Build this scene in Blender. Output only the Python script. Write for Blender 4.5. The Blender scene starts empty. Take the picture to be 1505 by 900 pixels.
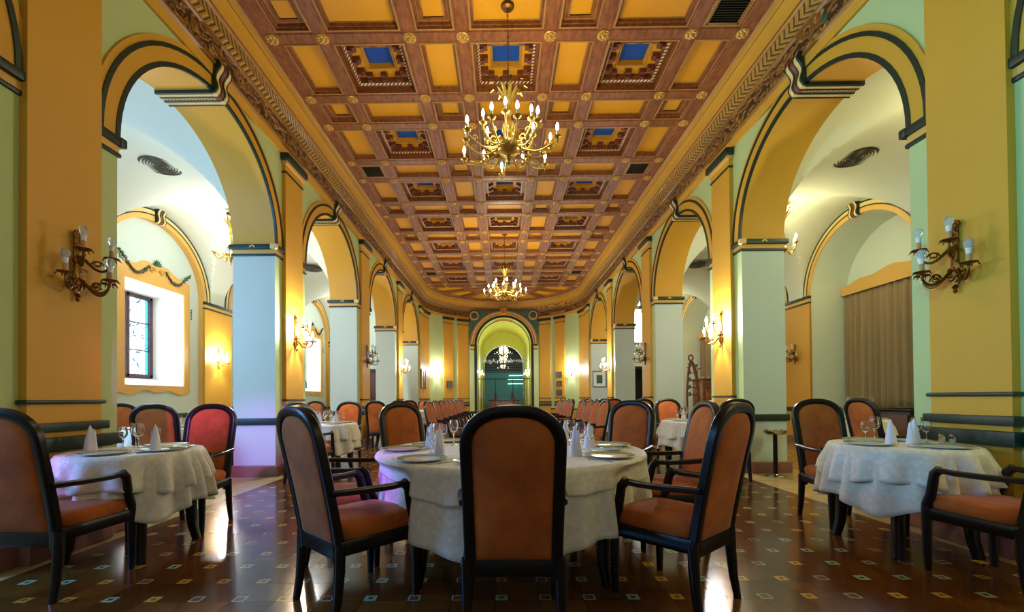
import bpy, bmesh, math, random
from math import sin, cos, pi, sqrt, radians, atan2
from mathutils import Vector, Matrix
random.seed(7)
SC = bpy.context.scene
COL = SC.collection

# ------------------------------------------------------------------ camera
CAM_X, CAM_H, F = -0.096, 1.15, 630.0
YAW, PITCH, ROLL = -0.0061, 0.0101, -0.0084
CX, CY = 734.48, 579.57
cam_d = bpy.data.cameras.new('camera'); cam = bpy.data.objects.new('camera', cam_d); COL.objects.link(cam)
fw0 = Vector((sin(YAW), cos(YAW), 0)); rt = Vector((cos(YAW), -sin(YAW), 0)); zz = Vector((0, 0, 1))
fw = fw0*cos(PITCH)+zz*sin(PITCH); up = -fw0*sin(PITCH)+zz*cos(PITCH)
rt2 = rt*cos(ROLL)+up*sin(ROLL); up2 = up*cos(ROLL)-rt*sin(ROLL)
mw = Matrix((rt2, up2, -fw)).transposed().to_4x4(); mw.translation = Vector((CAM_X, 0, CAM_H))
cam.matrix_world = mw
cam_d.sensor_fit = 'HORIZONTAL'; cam_d.sensor_width = 36; cam_d.lens = F/1505*36
cam_d.shift_x = (752.5-CX)/1505; cam_d.shift_y = (CY-450)/1505
cam_d.clip_start = .05; cam_d.clip_end = 200
SC.camera = cam
# ------------------------------------------------------------------ view, world, large lights
SC.view_settings.view_transform = 'Standard'; SC.view_settings.look = 'None'
SC.view_settings.gamma = 1; SC.view_settings.use_curve_mapping = False
SC.view_settings.exposure = 0.30
W = bpy.data.worlds.new('world'); SC.world = W; W.use_nodes = True
W.node_tree.nodes['Background'].inputs[0].default_value = (.80, .92, .90, 1)
W.node_tree.nodes['Background'].inputs[1].default_value = 0.20

def lamp(name, kind, loc, energy, color=(1, 1, 1), size=.2, rot=None, size_y=None, target=None, spot=None, blend=.5):
    l = bpy.data.lights.new(name, kind); l.energy = energy; l.color = color
    if kind == 'AREA':
        l.shape = 'RECTANGLE' if size_y else 'SQUARE'; l.size = size
        if size_y: l.size_y = size_y
    else: l.shadow_soft_size = size
    if kind == 'SPOT': l.spot_size = spot; l.spot_blend = blend
    o = bpy.data.objects.new(name, l); COL.objects.link(o); o.location = loc
    if target is not None: o.rotation_euler = (Vector(target)-Vector(loc)).to_track_quat('-Z', 'Y').to_euler()
    if rot: o.rotation_euler = rot
    return o
# daylight from the tall windows behind the camera, purple lamps, an added teal fill
lamp('window_daylight', 'AREA', (-6.95, 1.45, 2.7), 250, (.12, .42, 1), 1.5, size_y=2.1, target=(0, 3.4, 2.5))
lamp('window_daylight', 'AREA', (-6.95, 5.15, 2.55), 60, (.62, .85, 1), 1.3, size_y=1.9, target=(0, 6.0, 2.6))
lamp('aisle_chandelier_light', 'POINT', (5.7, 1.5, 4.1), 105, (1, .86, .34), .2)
lamp('teal_wall_fill', 'SPOT', (-2.6, -1.6, 3.6), 620, (.22, .92, .95), .15, target=(3.6, 3.6, 3.5), spot=radians(52), blend=.9)  # added spot out of view, tints the right near wall teal
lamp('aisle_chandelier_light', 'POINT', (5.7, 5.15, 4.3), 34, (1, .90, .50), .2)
lamp('purple_stage_lamp', 'SPOT', (-1.9, -.5, 3.2), 1500, (.50, .14, 1), .06, target=(-3.75, 6.45, .35), spot=radians(15), blend=.9)
lamp('purple_stage_lamp', 'SPOT', (-3.3, 1.5, 3.0), 420, (.45, .08, 1), .05, target=(-1.0, 2.95, .60), spot=radians(13), blend=.9)
lamp('purple_stage_lamp', 'SPOT', (-4.4, 2.2, 1.2), 90, (.62, .08, 1), .05, target=(-3.2, 2.95, .60), spot=radians(24), blend=.9)
lamp('chandelier_light_behind', 'POINT', (.01, -2.0, 4.57), 50, (1, .84, .50), .25)

# ------------------------------------------------------------------ materials
M = {}
def srgb(r, g, b):
    f = lambda c: ((c/255+.055)/1.055)**2.4 if c/255 > .04045 else c/255/12.92
    return (f(r), f(g), f(b), 1)
class NT:
    def __init__(s, name):
        s.m = bpy.data.materials.new(name); s.m.use_nodes = True; s.t = s.m.node_tree
        s.b = s.t.nodes['Principled BSDF']; s.out = s.t.nodes['Material Output']; M[name] = s.m
    def n(s, typ, **k):
        x = s.t.nodes.new(typ)
        for a, v in k.items(): setattr(x, a, v)
        return x
    def link(s, a, b): s.t.links.new(a, b)
    def val(s, x, inp):
        if isinstance(x, (int, float)): inp.default_value = x
        elif isinstance(x, tuple): inp.default_value = x
        else: s.link(x, inp)
    def math(s, op, a, b=None, c=None, clamp=False):
        x = s.n('ShaderNodeMath', operation=op); x.use_clamp = clamp; s.val(a, x.inputs[0])
        if b is not None: s.val(b, x.inputs[1])
        if c is not None: s.val(c, x.inputs[2])
        return x.outputs[0]
    def pos(s):
        g = s.n('ShaderNodeNewGeometry'); sp = s.n('ShaderNodeSeparateXYZ'); s.link(g.outputs['Position'], sp.inputs[0]); return g.outputs['Position'], sp.outputs
    def mix(s, fac, a, b):
        x = s.n('ShaderNodeMix', data_type='RGBA'); s.val(fac, x.inputs[0]); s.val(a, x.inputs[6]); s.val(b, x.inputs[7]); return x.outputs[2]
    def noise(s, scale, detail=3, vec=None, rough=.5):
        x = s.n('ShaderNodeTexNoise'); x.inputs['Scale'].default_value = scale; x.inputs['Detail'].default_value = detail; x.inputs['Roughness'].default_value = rough
        if vec is None: vec = s.n('ShaderNodeTexCoord').outputs['Object']
        s.link(vec, x.inputs['Vector']); return x.outputs['Fac']
    def ramp(s, fac, stops):
        x = s.n('ShaderNodeValToRGB'); s.val(fac, x.inputs[0]); e = x.color_ramp.elements
        e[0].position, e[0].color = stops[0]; e[1].position, e[1].color = stops[-1]
        for p, c in stops[1:-1]:
            q = e.new(p); q.color = c
        return x.outputs[0]
    def bump(s, h, strength=.3, dist=.01):
        x = s.n('ShaderNodeBump'); x.inputs['Strength'].default_value = strength; x.inputs['Distance'].default_value = dist
        s.link(h, x.inputs['Height']); s.link(x.outputs[0], s.b.inputs['Normal'])
    def set(s, col=None, rough=None, metal=None, **k):
        if col is not None: s.val(col, s.b.inputs['Base Color'])
        if rough is not None: s.val(rough, s.b.inputs['Roughness'])
        if metal is not None: s.val(metal, s.b.inputs['Metallic'])
        for a, v in k.items(): s.val(v, s.b.inputs[a.replace('_', ' ')])
        return s
def plain(name, col, rough=.6, metal=0, var=.12, scale=2.5, bump=0, **k):
    t = NT(name); c = srgb(*col); d = tuple(x*(1-var) for x in c[:3])+(1,); h = tuple(min(1, x*(1+var*.6)) for x in c[:3])+(1,)
    nz = t.noise(scale, 4); t.set(t.mix(nz, d, h), rough, metal, **k)
    if bump: t.bump(t.noise(scale*30, 3), bump, .003)
    return t
plain('paint_green', (186, 203, 140), .62, var=.10, scale=1.2)
plain('paint_mint', (200, 214, 200), .55, var=.06, scale=1.2)
plain('paint_ochre', (212, 158, 44), .55, var=.10, scale=1.4)
plain('paint_cream', (226, 200, 128), .55, var=.06)
plain('paint_vault', (218, 222, 202), .65, var=.06, scale=1)
plain('paint_dark_green', (14, 46, 36), .40, var=.2)
plain('paint_yellow', (224, 172, 84), .55, var=.07, scale=1.4)
plain('cornice_yellow', (210, 158, 52), .45, var=.1, scale=2)
plain('cornice_gold', (150, 104, 40), .40, var=.2, scale=8)
plain('white_paint', (232, 232, 228), .6, var=.03)
plain('panel_yellow', (228, 160, 0), .55, var=.10, scale=2)
plain('bracket_brown', (120, 62, 40), .5, var=.2, scale=6)
plain('trim_wood_light', (176, 132, 66), .45, var=.2, scale=6)
plain('granite', (150, 100, 82), .35, var=.4, scale=90)
plain('frame_wood', (15, 8, 6), .34, var=.4, scale=5, Specular_IOR_Level=.35)
plain('dark_metal', (24, 24, 24), .35, metal=.6)
plain('grille_metal', (70, 66, 50), .4, metal=.6)
plain('brass', (206, 172, 80), .32, metal=.9, var=.25, scale=20)
plain('old_brass', (128, 92, 40), .38, metal=1, var=.5, scale=30)
plain('rosette_gold', (214, 168, 80), .38, metal=.25, var=.3, scale=30)
plain('silver', (190, 190, 180), .2, metal=1)
plain('porcelain', (226, 230, 218), .12, var=.03)
plain('plate_green', (150, 176, 128), .15, var=.25, scale=30)
plain('napkin', (228, 224, 236), .8, var=.04, scale=20)
plain('candle_sleeve', (200, 150, 84), .5, var=.1)
plain('white_plastic', (225, 230, 235), .4, var=.02)
plain('sleeve_white', (240, 226, 190), .5, var=.03)
plain('leaf', (26, 96, 48), .5, var=.4, scale=12)
plain('berry', (150, 40, 50), .4, var=.3, scale=12)
plain('carved_wood', (122, 62, 30), .4, var=.4, scale=14)
plain('black_frame', (20, 28, 24), .35)
plain('mat_white', (225, 228, 220), .7)
plain('picture_green', (50, 92, 66), .6, var=.7, scale=30)
plain('picture_photo', (96, 112, 104), .6, var=.9, scale=40)
plain('door_brown', (92, 52, 40), .4, var=.3, scale=6)
plain('dark_room', (24, 20, 16), .8)
plain('teal_wall', (90, 140, 128), .6, var=.1)
plain('spandrel_teal', (62, 96, 78), .5, var=.6, scale=14)
plain('medallion_blue', (40, 78, 104), .4, var=.6, scale=30)
plain('corridor_paint', (196, 190, 70), .6, var=.08)
plain('window_frame_wood', (84, 52, 66), .4, var=.3)
plain('sign_green', (150, 200, 150), .5)
plain('bottle_teal', (30, 130, 150), .15, var=.3)
plain('orange_leather', (196, 92, 40), .5)
# suede
t = NT('suede'); tc = t.n('ShaderNodeTexCoord').outputs['Object']
n1 = t.noise(3.2, 5, tc, .65); n2 = t.noise(220, 2, tc)
t.set(t.ramp(n1, [(.30, srgb(138, 66, 16)), (.52, srgb(178, 92, 26)), (.75, srgb(198, 110, 38))]), .85, Sheen_Weight=.12, Sheen_Roughness=.4); t.bump(n2, .15, .002)
# ceiling wood
t = NT('ceiling_wood'); tc = t.n('ShaderNodeTexCoord').outputs['Object']
mp = t.n('ShaderNodeMapping'); mp.inputs['Scale'].default_value = (3, 1, 3); t.link(tc, mp.inputs[0])
n1 = t.noise(7, 6, mp.outputs[0], .6)
t.set(t.ramp(n1, [(.28, srgb(104, 56, 26)), (.5, srgb(138, 80, 40)), (.75, srgb(168, 104, 56))]), .42); t.bump(n1, .12, .004)
# cloth
t = NT('linen'); tc = t.n('ShaderNodeTexCoord').outputs['Object']
v = t.n('ShaderNodeTexVoronoi'); v.inputs['Scale'].default_value = 26; t.link(tc, v.inputs['Vector'])
nz = t.noise(60, 4, tc, .7)
d = t.math('ADD', t.math('MULTIPLY', v.outputs['Distance'], .7), t.math('MULTIPLY', nz, .6))
dm = t.math('GREATER_THAN', d, .62)
t.set(t.mix(dm, srgb(229, 226, 213), srgb(220, 217, 203)), t.math('MULTIPLY_ADD', dm, .2, .5), Sheen_Weight=.2); t.bump(nz, .25, .004)
# glassware
t = NT('clear_glass'); t.set((1, 1, 1, 1), .02, 0, Transmission_Weight=1.0, IOR=1.45)
t = NT('bulb_off'); t.set((.82, .92, 1, 1), .15, 0, Transmission_Weight=.75, IOR=1.2)
def emis(name, col, st):
    t = NT(name); t.set((0, 0, 0, 1), .5); t.b.inputs['Emission Color'].default_value = col; t.b.inputs['Emission Strength'].default_value = st; return t
emis('bulb_lit', (1, .93, .75, 1), 26)
emis('bulb_lit_cool', (.85, 1, .9, 1), 20)
emis('sky_pane', (.86, .94, 1, 1), 7)
emis('teal_tube', (.3, 1, .85, 1), 4)
emis('purple_glow', (.35, .12, 1, 1), 2)
# leaded glass window pane
t = NT('leaded_glass'); p, xyz = t.pos()
cb = t.n('ShaderNodeCombineXYZ'); t.link(xyz[1], cb.inputs[0]); t.link(xyz[2], cb.inputs[1])
v = t.n('ShaderNodeTexVoronoi', feature='DISTANCE_TO_EDGE'); v.inputs['Scale'].default_value = 9; t.link(cb.outputs[0], v.inputs['Vector'])
lead = t.math('LESS_THAN', v.outputs['Distance'], .05)
uv = t.n('ShaderNodeTexCoord'); sg = t.n('ShaderNodeSeparateXYZ'); t.link(uv.outputs['Generated'], sg.inputs[0])
edge = t.math('GREATER_THAN', t.math('ABSOLUTE', t.math('SUBTRACT', sg.outputs[1], .5)), .36)
colr = t.mix(edge, (1, 1, 1, 1), (.04, .55, .75, 1)); colr = t.mix(lead, colr, (.02, .10, .14, 1))
t.set((0, 0, 0, 1), .4); t.link(colr, t.b.inputs['Emission Color']); t.b.inputs['Emission Strength'].default_value = 3.2
# curtain
t = NT('curtain'); nz = t.noise(60, 3); t.set(t.mix(nz, srgb(132, 104, 66), srgb(166, 136, 94)), .75, Sheen_Weight=.3)
# blue coffer panel
t = NT('panel_blue'); p, xyz = t.pos(); t.set(t.mix(t.noise(2.5, 2), srgb(0, 96, 150), srgb(0, 62, 190)), .5)
# cornice frieze
t = NT('frieze'); p, xyz = t.pos()
ang = t.math('ADD', xyz[1], xyz[0])
cb = t.n('ShaderNodeCombineXYZ'); t.link(ang, cb.inputs[0]); t.link(xyz[2], cb.inputs[1])
w = t.n('ShaderNodeTexWave', wave_type='RINGS'); w.inputs['Scale'].default_value = 2.2; w.inputs['Distortion'].default_value = 14; w.inputs['Detail'].default_value = 2.5; w.inputs['Detail Scale'].default_value = 2.2
t.link(cb.outputs[0], w.inputs['Vector'])
nz = t.noise(9, 3, cb.outputs[0])
c1 = t.ramp(w.outputs['Fac'], [(.22, srgb(66, 36, 10)), (.45, srgb(150, 98, 34)), (.62, srgb(206, 160, 74)), (.8, srgb(128, 78, 24))])
v = t.n('ShaderNodeTexVoronoi'); v.inputs['Scale'].default_value = 3.6; t.link(cb.outputs[0], v.inputs['Vector'])
sv = t.n('ShaderNodeSeparateColor'); t.link(v.outputs['Color'], sv.inputs[0])
dot = t.math('LESS_THAN', v.outputs['Distance'], .17)
red = t.math('MULTIPLY', dot, t.math('GREATER_THAN', sv.outputs[0], .62)); grn = t.math('MULTIPLY', dot, t.math('LESS_THAN', sv.outputs[0], .40))
c1 = t.mix(red, c1, srgb(140, 34, 26)); c1 = t.mix(grn, c1, srgb(26, 92, 66))
t.set(c1, .45); t.bump(t.math('MULTIPLY_ADD', dot, .6, w.outputs['Fac']), .9, .03)
# leaf moulding (repeating tongue shapes)
t = NT('leaf_moulding'); p, xyz = t.pos(); ang = t.math('ADD', xyz[1], xyz[0])
ph = t.math('ADD', t.math('MULTIPLY', ang, 11.5), t.math('MULTIPLY', t.math('ABSOLUTE', t.math('SUBTRACT', xyz[2], 5.545)), 14))
s = t.math('ABSOLUTE', t.math('SUBTRACT', t.math('FRACT', ph), .5))
c1 = t.ramp(s, [(.04, srgb(72, 40, 8)), (.16, srgb(150, 104, 28)), (.34, srgb(214, 168, 74)), (.5, srgb(170, 120, 40))])
t.set(c1, .4); t.bump(s, 1, .06)
# bead material for coffers
t = NT('bead_gold'); p, xyz = t.pos(); s = t.math('FRACT', t.math('MULTIPLY', t.math('ADD', xyz[0], xyz[1]), 17))
t.set(t.ramp(t.math('ABSOLUTE', t.math('SUBTRACT', s, .5)), [(.12, srgb(235, 205, 150)), (.32, srgb(80, 40, 14))]), .4)
# soffit pattern strip
t = NT('soffit_pattern'); p, xyz = t.pos(); s = t.math('FRACT', t.math('MULTIPLY', xyz[0], 26))
t.set(t.mix(t.math('GREATER_THAN', s, .5), srgb(206, 186, 130), srgb(110, 84, 50)), .5)
# marquetry
t = NT('marquetry'); t.set(t.ramp(t.noise(9, 4), [(.35, srgb(92, 46, 22)), (.5, srgb(140, 80, 34)), (.65, srgb(170, 104, 48))]), .35)
# floor
t = NT('floor_tiles'); p, xyz = t.pos(); T = .2525
FX0, FY0 = -.868, 2.487          # one inset centre
gx = t.math('DIVIDE', t.math('SUBTRACT', xyz[0], FX0), T); gy = t.math('DIVIDE', t.math('SUBTRACT', xyz[1], FY0), T*.965)
gx = t.math('ADD', gx, 100.5); gy = t.math('ADD', gy, 100.5)
ix = t.math('FLOOR', gx); iy = t.math('FLOOR', gy); fx = t.math('SUBTRACT', t.math('FRACT', gx), .5); fy = t.math('SUBTRACT', t.math('FRACT', gy), .5)
ax = t.math('ABSOLUTE', fx); ay = t.math('ABSOLUTE', fy); mx = t.math('MAXIMUM', ax, ay)
inset = t.math('LESS_THAN', mx, .135); inner = t.math('LESS_THAN', mx, .10); core = t.math('LESS_THAN', mx, .055)
wn = t.n('ShaderNodeTexWhiteNoise', noise_dimensions='2D'); cb = t.n('ShaderNodeCombineXYZ'); t.link(ix, cb.inputs[0]); t.link(iy, cb.inputs[1]); t.link(cb.outputs[0], wn.inputs['Vector'])
rv = wn.outputs['Value']
r1 = t.math('LESS_THAN', rv, .36); r2 = t.math('GREATER_THAN', rv, .68)
frame_c = t.mix(r1, srgb(176, 184, 158), srgb(190, 156, 84))
in_c = t.mix(r1, srgb(150, 178, 140), srgb(206, 160, 60)); in_c = t.mix(r2, in_c, srgb(104, 62, 60))
core_c = t.mix(r1, srgb(40, 96, 66), srgb(140, 84, 30)); core_c = t.mix(r2, core_c, srgb(128, 70, 52))
ins = t.mix(inner, frame_c, in_c); ins = t.mix(core, ins, core_c)
nz = t.noise(1.3, 4, p); nz2 = t.noise(14, 4, p)
wn2 = t.n('ShaderNodeTexWhiteNoise', noise_dimensions='2D'); cb2 = t.n('ShaderNodeCombineXYZ')
tx = t.math('FLOOR', t.math('ADD', gx, .635)); ty = t.math('FLOOR', t.math('ADD', gy, .635)); t.link(tx, cb2.inputs[0]); t.link(ty, cb2.inputs[1]); t.link(cb2.outputs[0], wn2.inputs['Vector'])
tv = t.math('MULTIPLY_ADD', wn2.outputs['Value'], .5, t.math('MULTIPLY', nz, .5))
tile = t.ramp(tv, [(.2, srgb(84, 48, 18)), (.5, srgb(102, 60, 22)), (.8, srgb(120, 76, 30))])
jx = t.math('LESS_THAN', t.math('ABSOLUTE', t.math('SUBTRACT', fx, -.135)), .008); jy = t.math('LESS_THAN', t.math('ABSOLUTE', t.math('SUBTRACT', fy, -.135)), .008)
joint = t.math('MAXIMUM', jx, jy)
tile = t.mix(joint, tile, srgb(46, 26, 14)); tile = t.mix(inset, tile, ins)
axx = t.math('ABSOLUTE', xyz[0]); border = t.math('GREATER_THAN', axx, 3.34); aisle = t.math('GREATER_THAN', axx, 4.5)
brd = t.mix(t.noise(5, 5, p), srgb(168, 140, 84), srgb(206, 184, 128))
ai = t.mix(inset, t.mix(nz, srgb(150, 104, 50), srgb(176, 130, 70)), srgb(196, 180, 140))
c = t.mix(border, tile, brd); c = t.mix(aisle, c, ai)
t.set(c, t.math('MULTIPLY_ADD', nz2, .12, .10), Specular_IOR_Level=.45); t.bump(t.math('MULTIPLY_ADD', joint, -.6, t.math('MULTIPLY', nz2, .10)), .25, .004)
# pane of clear partition glass
t = NT('partition_glass'); tr = t.n('ShaderNodeBsdfTransparent'); gl = t.n('ShaderNodeBsdfGlossy'); gl.inputs['Roughness'].default_value = .02
tr.inputs[0].default_value = (.86, .95, .88, 1)
mxs = t.n('ShaderNodeMixShader'); mxs.inputs[0].default_value = .10; t.link(tr.outputs[0], mxs.inputs[1]); t.link(gl.outputs[0], mxs.inputs[2]); t.link(mxs.outputs[0], t.out.inputs[0])

# ------------------------------------------------------------------ mesh helper
class MB:
    def __init__(s): s.v = []; s.f = []; s.m = []; s.mats = []
    def mi(s, mat):
        if mat not in s.mats: s.mats.append(mat)
        return s.mats.index(mat)
    def add(s, vs, fs, mat):
        o = len(s.v); s.v += [tuple(v) for v in vs]; k = s.mi(mat)
        for f in fs: s.f.append(tuple(i+o for i in f)); s.m.append(k)
        return s
    def quad(s, a, b, c, d, mat): return s.add([a, b, c, d], [(0, 1, 2, 3)], mat)
    def box(s, x0, x1, y0, y1, z0, z1, mat):
        if x0 > x1: x0, x1 = x1, x0
        if y0 > y1: y0, y1 = y1, y0
        v = [(x, y, z) for z in (z0, z1) for y in (y0, y1) for x in (x0, x1)]
        return s.add(v, [(0, 2, 3, 1), (4, 5, 7, 6), (0, 1, 5, 4), (2, 6, 7, 3), (0, 4, 6, 2), (1, 3, 7, 5)], mat)
    def bbox(s, x0, x1, y0, y1, z0, z1, mat, b=.01):
        """box with chamfered edges"""
        if x0 > x1: x0, x1 = x1, x0
        if y0 > y1: y0, y1 = y1, y0
        b = min(b, (x1-x0)*.45, (y1-y0)*.45, (z1-z0)*.45)
        bm = bmesh.new(); bmesh.ops.create_cube(bm, size=1)
        for v in bm.verts: v.co = Vector((x0+(v.co.x+.5)*(x1-x0), y0+(v.co.y+.5)*(y1-y0), z0+(v.co.z+.5)*(z1-z0)))
        bmesh.ops.bevel(bm, geom=list(bm.edges), offset=b, segments=2, affect='EDGES', profile=.6)
        s.frombm(bm, mat); return s
    def frombm(s, bm, mat, mtx=None):
        bm.verts.ensure_lookup_table(); bm.verts.index_update()
        vs = [(mtx @ v.co) if mtx else v.co.copy() for v in bm.verts]
        s.add(vs, [tuple(v.index for v in f.verts) for f in bm.faces], mat); bm.free()
    def loft(s, rings, mat, closed=True, cap0=False, cap1=False):
        n = len(rings[0]); vs = [p for r in rings for p in r]; fs = []
        for i in range(len(rings)-1):
            for j in range(n if closed else n-1):
                a = i*n+j; b = i*n+(j+1) % n; fs.append((a, b, b+n, a+n))
        if cap0: fs.append(tuple(reversed(range(n))))
        if cap1: fs.append(tuple(range((len(rings)-1)*n, len(rings)*n)))
        return s.add(vs, fs, mat)
    def lathe(s, prof, mat, n=16, c=(0, 0, 0), cap0=False, cap1=False, axis=None):
        rings = [[Vector((r*cos(2*pi*j/n), r*sin(2*pi*j/n), z)) for j in range(n)] for r, z in prof]
        if axis is not None:
            q = Vector((0, 0, 1)).rotation_difference(Vector(axis).normalized()); rings = [[q @ p for p in r] for r in rings]
        rings = [[p+Vector(c) for p in r] for r in rings]
        return s.loft(rings, mat, True, cap0, cap1)
    def sweep(s, path, sec, mat, ref=None, cap=True, closed=False, scales=None):
        P = [Vector(p) for p in path]; n = len(P); rings = []; prev = None
        for i in range(n):
            if closed: tg = (P[(i+1) % n]-P[i-1])
            elif i == 0: tg = P[1]-P[0]
            elif i == n-1: tg = P[-1]-P[-2]
            else: tg = (P[i+1]-P[i]).normalized()+(P[i]-P[i-1]).normalized()
            tg.normalize()
            if ref is not None: nn = Vector(ref)
            else:
                nn = prev if prev is not None else (Vector((0, 0, 1)) if abs(tg.z) < .9 else Vector((1, 0, 0)))
            nn = (nn-tg*nn.dot(tg)).normalized(); prev = nn; bb = tg.cross(nn); k = scales[i] if scales else 1
            rings.append([P[i]+bb*(a*k)+nn*(b*k) for a, b in sec])
        if closed: rings.append(rings[0])
        return s.loft(rings, mat, True, cap and not closed, cap and not closed)
    def tube(s, path, r, mat, n=7, cap=True, ref=None, closed=False):
        if isinstance(r, (int, float)): sc = None; rr = r
        else: sc = r; rr = 1
        return s.sweep(path, [(rr*cos(2*pi*j/n), rr*sin(2*pi*j/n)) for j in range(n)], mat, ref, cap, closed, sc)
    def ball(s, c, r, mat, n=8, m=6, sz=1):
        return s.lathe([(max(1e-4, r*sin(pi*i/m)), -r*sz*cos(pi*i/m)) for i in range(m+1)], mat, n, c)
    def xf(s, mtx):
        s.v = [tuple(mtx @ Vector(v)) for v in s.v]; return s
    def build(s, name, parent=None, smooth=True, angle=32, label=None):
        me = bpy.data.meshes.new(name); me.from_pydata(s.v, [], s.f)
        for k in s.mats: me.materials.append(M[k])
        me.polygons.foreach_set('material_index', s.m)
        bm = bmesh.new(); bm.from_mesh(me); bmesh.ops.remove_doubles(bm, verts=bm.verts, dist=1e-5); bmesh.ops.recalc_face_normals(bm, faces=bm.faces); bm.to_mesh(me); bm.free()
        if smooth:
            me.polygons.foreach_set('use_smooth', [True]*len(me.polygons)); me.set_sharp_from_angle(angle=radians(angle))
        me.update(); o = bpy.data.objects.new(name, me); COL.objects.link(o)
        if parent: o.parent = parent
        if label: o['label'] = label
        return o
def tag(o, label=None, cat=None, group=None, kind=None):
    if label: o['label'] = label
    if cat: o['category'] = cat
    if group: o['group'] = group
    if kind: o['kind'] = kind
    return o
def thing(name, label, cat, loc=(0, 0, 0), rz=0, group=None):
    o = bpy.data.objects.new(name, None); COL.objects.link(o); o.location = loc; o.rotation_euler = (0, 0, rz); o.empty_display_size = .1
    return tag(o, label, cat, group)
def copy_tree(o, parent=None):
    c = o.copy(); COL.objects.link(c); c.parent = parent
    for ch in list(o.children): copy_tree(ch, c)
    return c
def dup(proto, used, loc, rz, label, group=None):
    o = copy_tree(proto) if used[0] else proto; used[0] = True
    o.location = loc; o.rotation_euler = (0, 0, rz); o['label'] = label
    if group: o['group'] = group
    return o
rrect = lambda w, h, r=.35: [(w/2*a, h/2*b) for a, b in ((1, -r), (1, r), (r, 1), (-r, 1), (-1, r), (-1, -r), (-r, -1), (r, -1))]

# ------------------------------------------------------------------ dimensions of the room
WX = 3.541; WO = 4.18; AX = 7.20; HS = 3.52; R = 1.3355; Y1 = 3.811; PER = 3.665; OP = 2.671
HC = 5.98; YS = -3.519; YE = 18.30; CB = 5.03
OPEN = [(Y1+k*PER, Y1+k*PER+OP) for k in range(-2, 4)]
CEN = [(a+b)/2 for a, b in OPEN]
APB = 3.2
fl = MB().quad((-9, YS-1, 0), (9, YS-1, 0), (9, 36, 0), (-9, 36, 0), 'floor_tiles').build('floor', smooth=False); tag(fl, kind='structure')

def arch_pts(yc, r=R, n=36, z0=HS): return [(yc-r*cos(pi*i/n), z0+r*sin(pi*i/n)) for i in range(n+1)]
def arcade(name, xi, xo, ztop_i, ztop_o, m_in, m_out, m_jamb, m_soffit, openings, y0, y1, out_face=True):
    b = MB(); ys = y0
    for (a, c) in openings:
        yc = (a+c)/2; P = arch_pts(yc)
        for x, zt, mm, ok in ((xi, ztop_i, m_in, True), (xo, ztop_o, m_out, out_face)):
            if not ok: continue
            if a > ys: b.quad((x, ys, 0), (x, a, 0), (x, a, HS), (x, ys, HS), mm); b.quad((x, ys, HS), (x, a, HS), (x, a, zt), (x, ys, zt), mm)
            for (p, q) in zip(P, P[1:]): b.quad((x, p[0], p[1]), (x, q[0], q[1]), (x, q[0], zt), (x, p[0], zt), mm)
        for (p, q) in zip(P, P[1:]): b.quad((xi, *p), (xi, *q), (xo, *q), (xo, *p), m_soffit)
        for y in (a, c): b.quad((xi, y, 0), (xo, y, 0), (xo, y, HS), (xi, y, HS), m_jamb)
        ys = c
    for x, zt, mm, ok in ((xi, ztop_i, m_in, True), (xo, ztop_o, m_out, out_face)):
        if ok and y1 > ys: b.quad((x, ys, 0), (x, y1, 0), (x, y1, zt), (x, ys, zt), mm)
    o = b.build(name, smooth=True, angle=20); tag(o, kind='structure'); return o

def ring(b, x, s, yc, r0, r1, proud, mat, a0=0, a1=pi, n=36, z0=HS):
    """moulding ring in a wall plane x, standing proud towards -s (the nave)"""
    xf = x-s*proud
    for i in range(n):
        t0 = a0+(a1-a0)*i/n; t1 = a0+(a1-a0)*(i+1)/n
        f = lambda t, r, X: (X, yc-r*cos(t), z0+r*sin(t))
        b.quad(f(t0, r0, xf), f(t1, r0, xf), f(t1, r1, xf), f(t0, r1, xf), mat)
        b.quad(f(t0, r1, xf), f(t1, r1, xf), f(t1, r1, x), f(t0, r1, x), mat)
        b.quad(f(t0, r0, xf), f(t1, r0, xf), f(t1, r0, x), f(t0, r0, x), mat)

def keystone(wall, x, s, yc, depth, r0=R, sc=1.0, soffit=True):
    """scrolled keystone: seven ribbons following an S-shaped profile, carried across the soffit"""
    b = MB(); mats = ['paint_dark_green', 'paint_cream', 'paint_dark_green', 'bracket_brown', 'paint_dark_green', 'paint_cream', 'paint_dark_green']
    ws = [.026, .052, .016, .05, .022, .052, .012]; tot = sum(ws); y = yc-tot/2*sc*1.0
    prof = []
    for i in range(9): a = pi*1.1-pi*1.35*i/8; prof.append((.085+.035*cos(a)*1.0, .31+.04*sin(a)))
    prof = [(.0, .29), (.02, .345), (.06, .365), (.105, .35), (.125, .31), (.115, .265), (.085, .225), (.062, .185), (.058, .14), (.072, .095), (.085, .05), (.08, .01), (.05, -.035), (0, -.04)]
    for w, mt in zip(ws, mats):
        w *= sc; e = .008 if mt == 'paint_dark_green' else 0
        pts = [(x-s*(d*sc+e), z*sc+e*.5) for d, z in prof]
        zb = HS+r0
        for (p, q) in zip(pts, pts[1:]):
            b.quad((p[0], y, zb+p[1]), (p[0], y+w, zb+p[1]), (q[0], y+w, zb+q[1]), (q[0], y, zb+q[1]), mt)
        for yy in (y, y+w): b.add([(p[0], yy, zb+p[1]) for p in pts]+[(x, yy, zb+.29*sc), ], [tuple(range(len(pts)+1))], mt)
        if soffit:
            zz0 = HS+sqrt(max(0, r0*r0-(y+w/2-yc)**2))
            m2 = 'soffit_pattern' if mt == 'bracket_brown' else mt
            b.box(x-s*.02, x+s*depth, y, y+w, zz0-.035-e, zz0+.01, m2)
        y += w
    return b.build('keystone', wall, angle=40)

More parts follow.
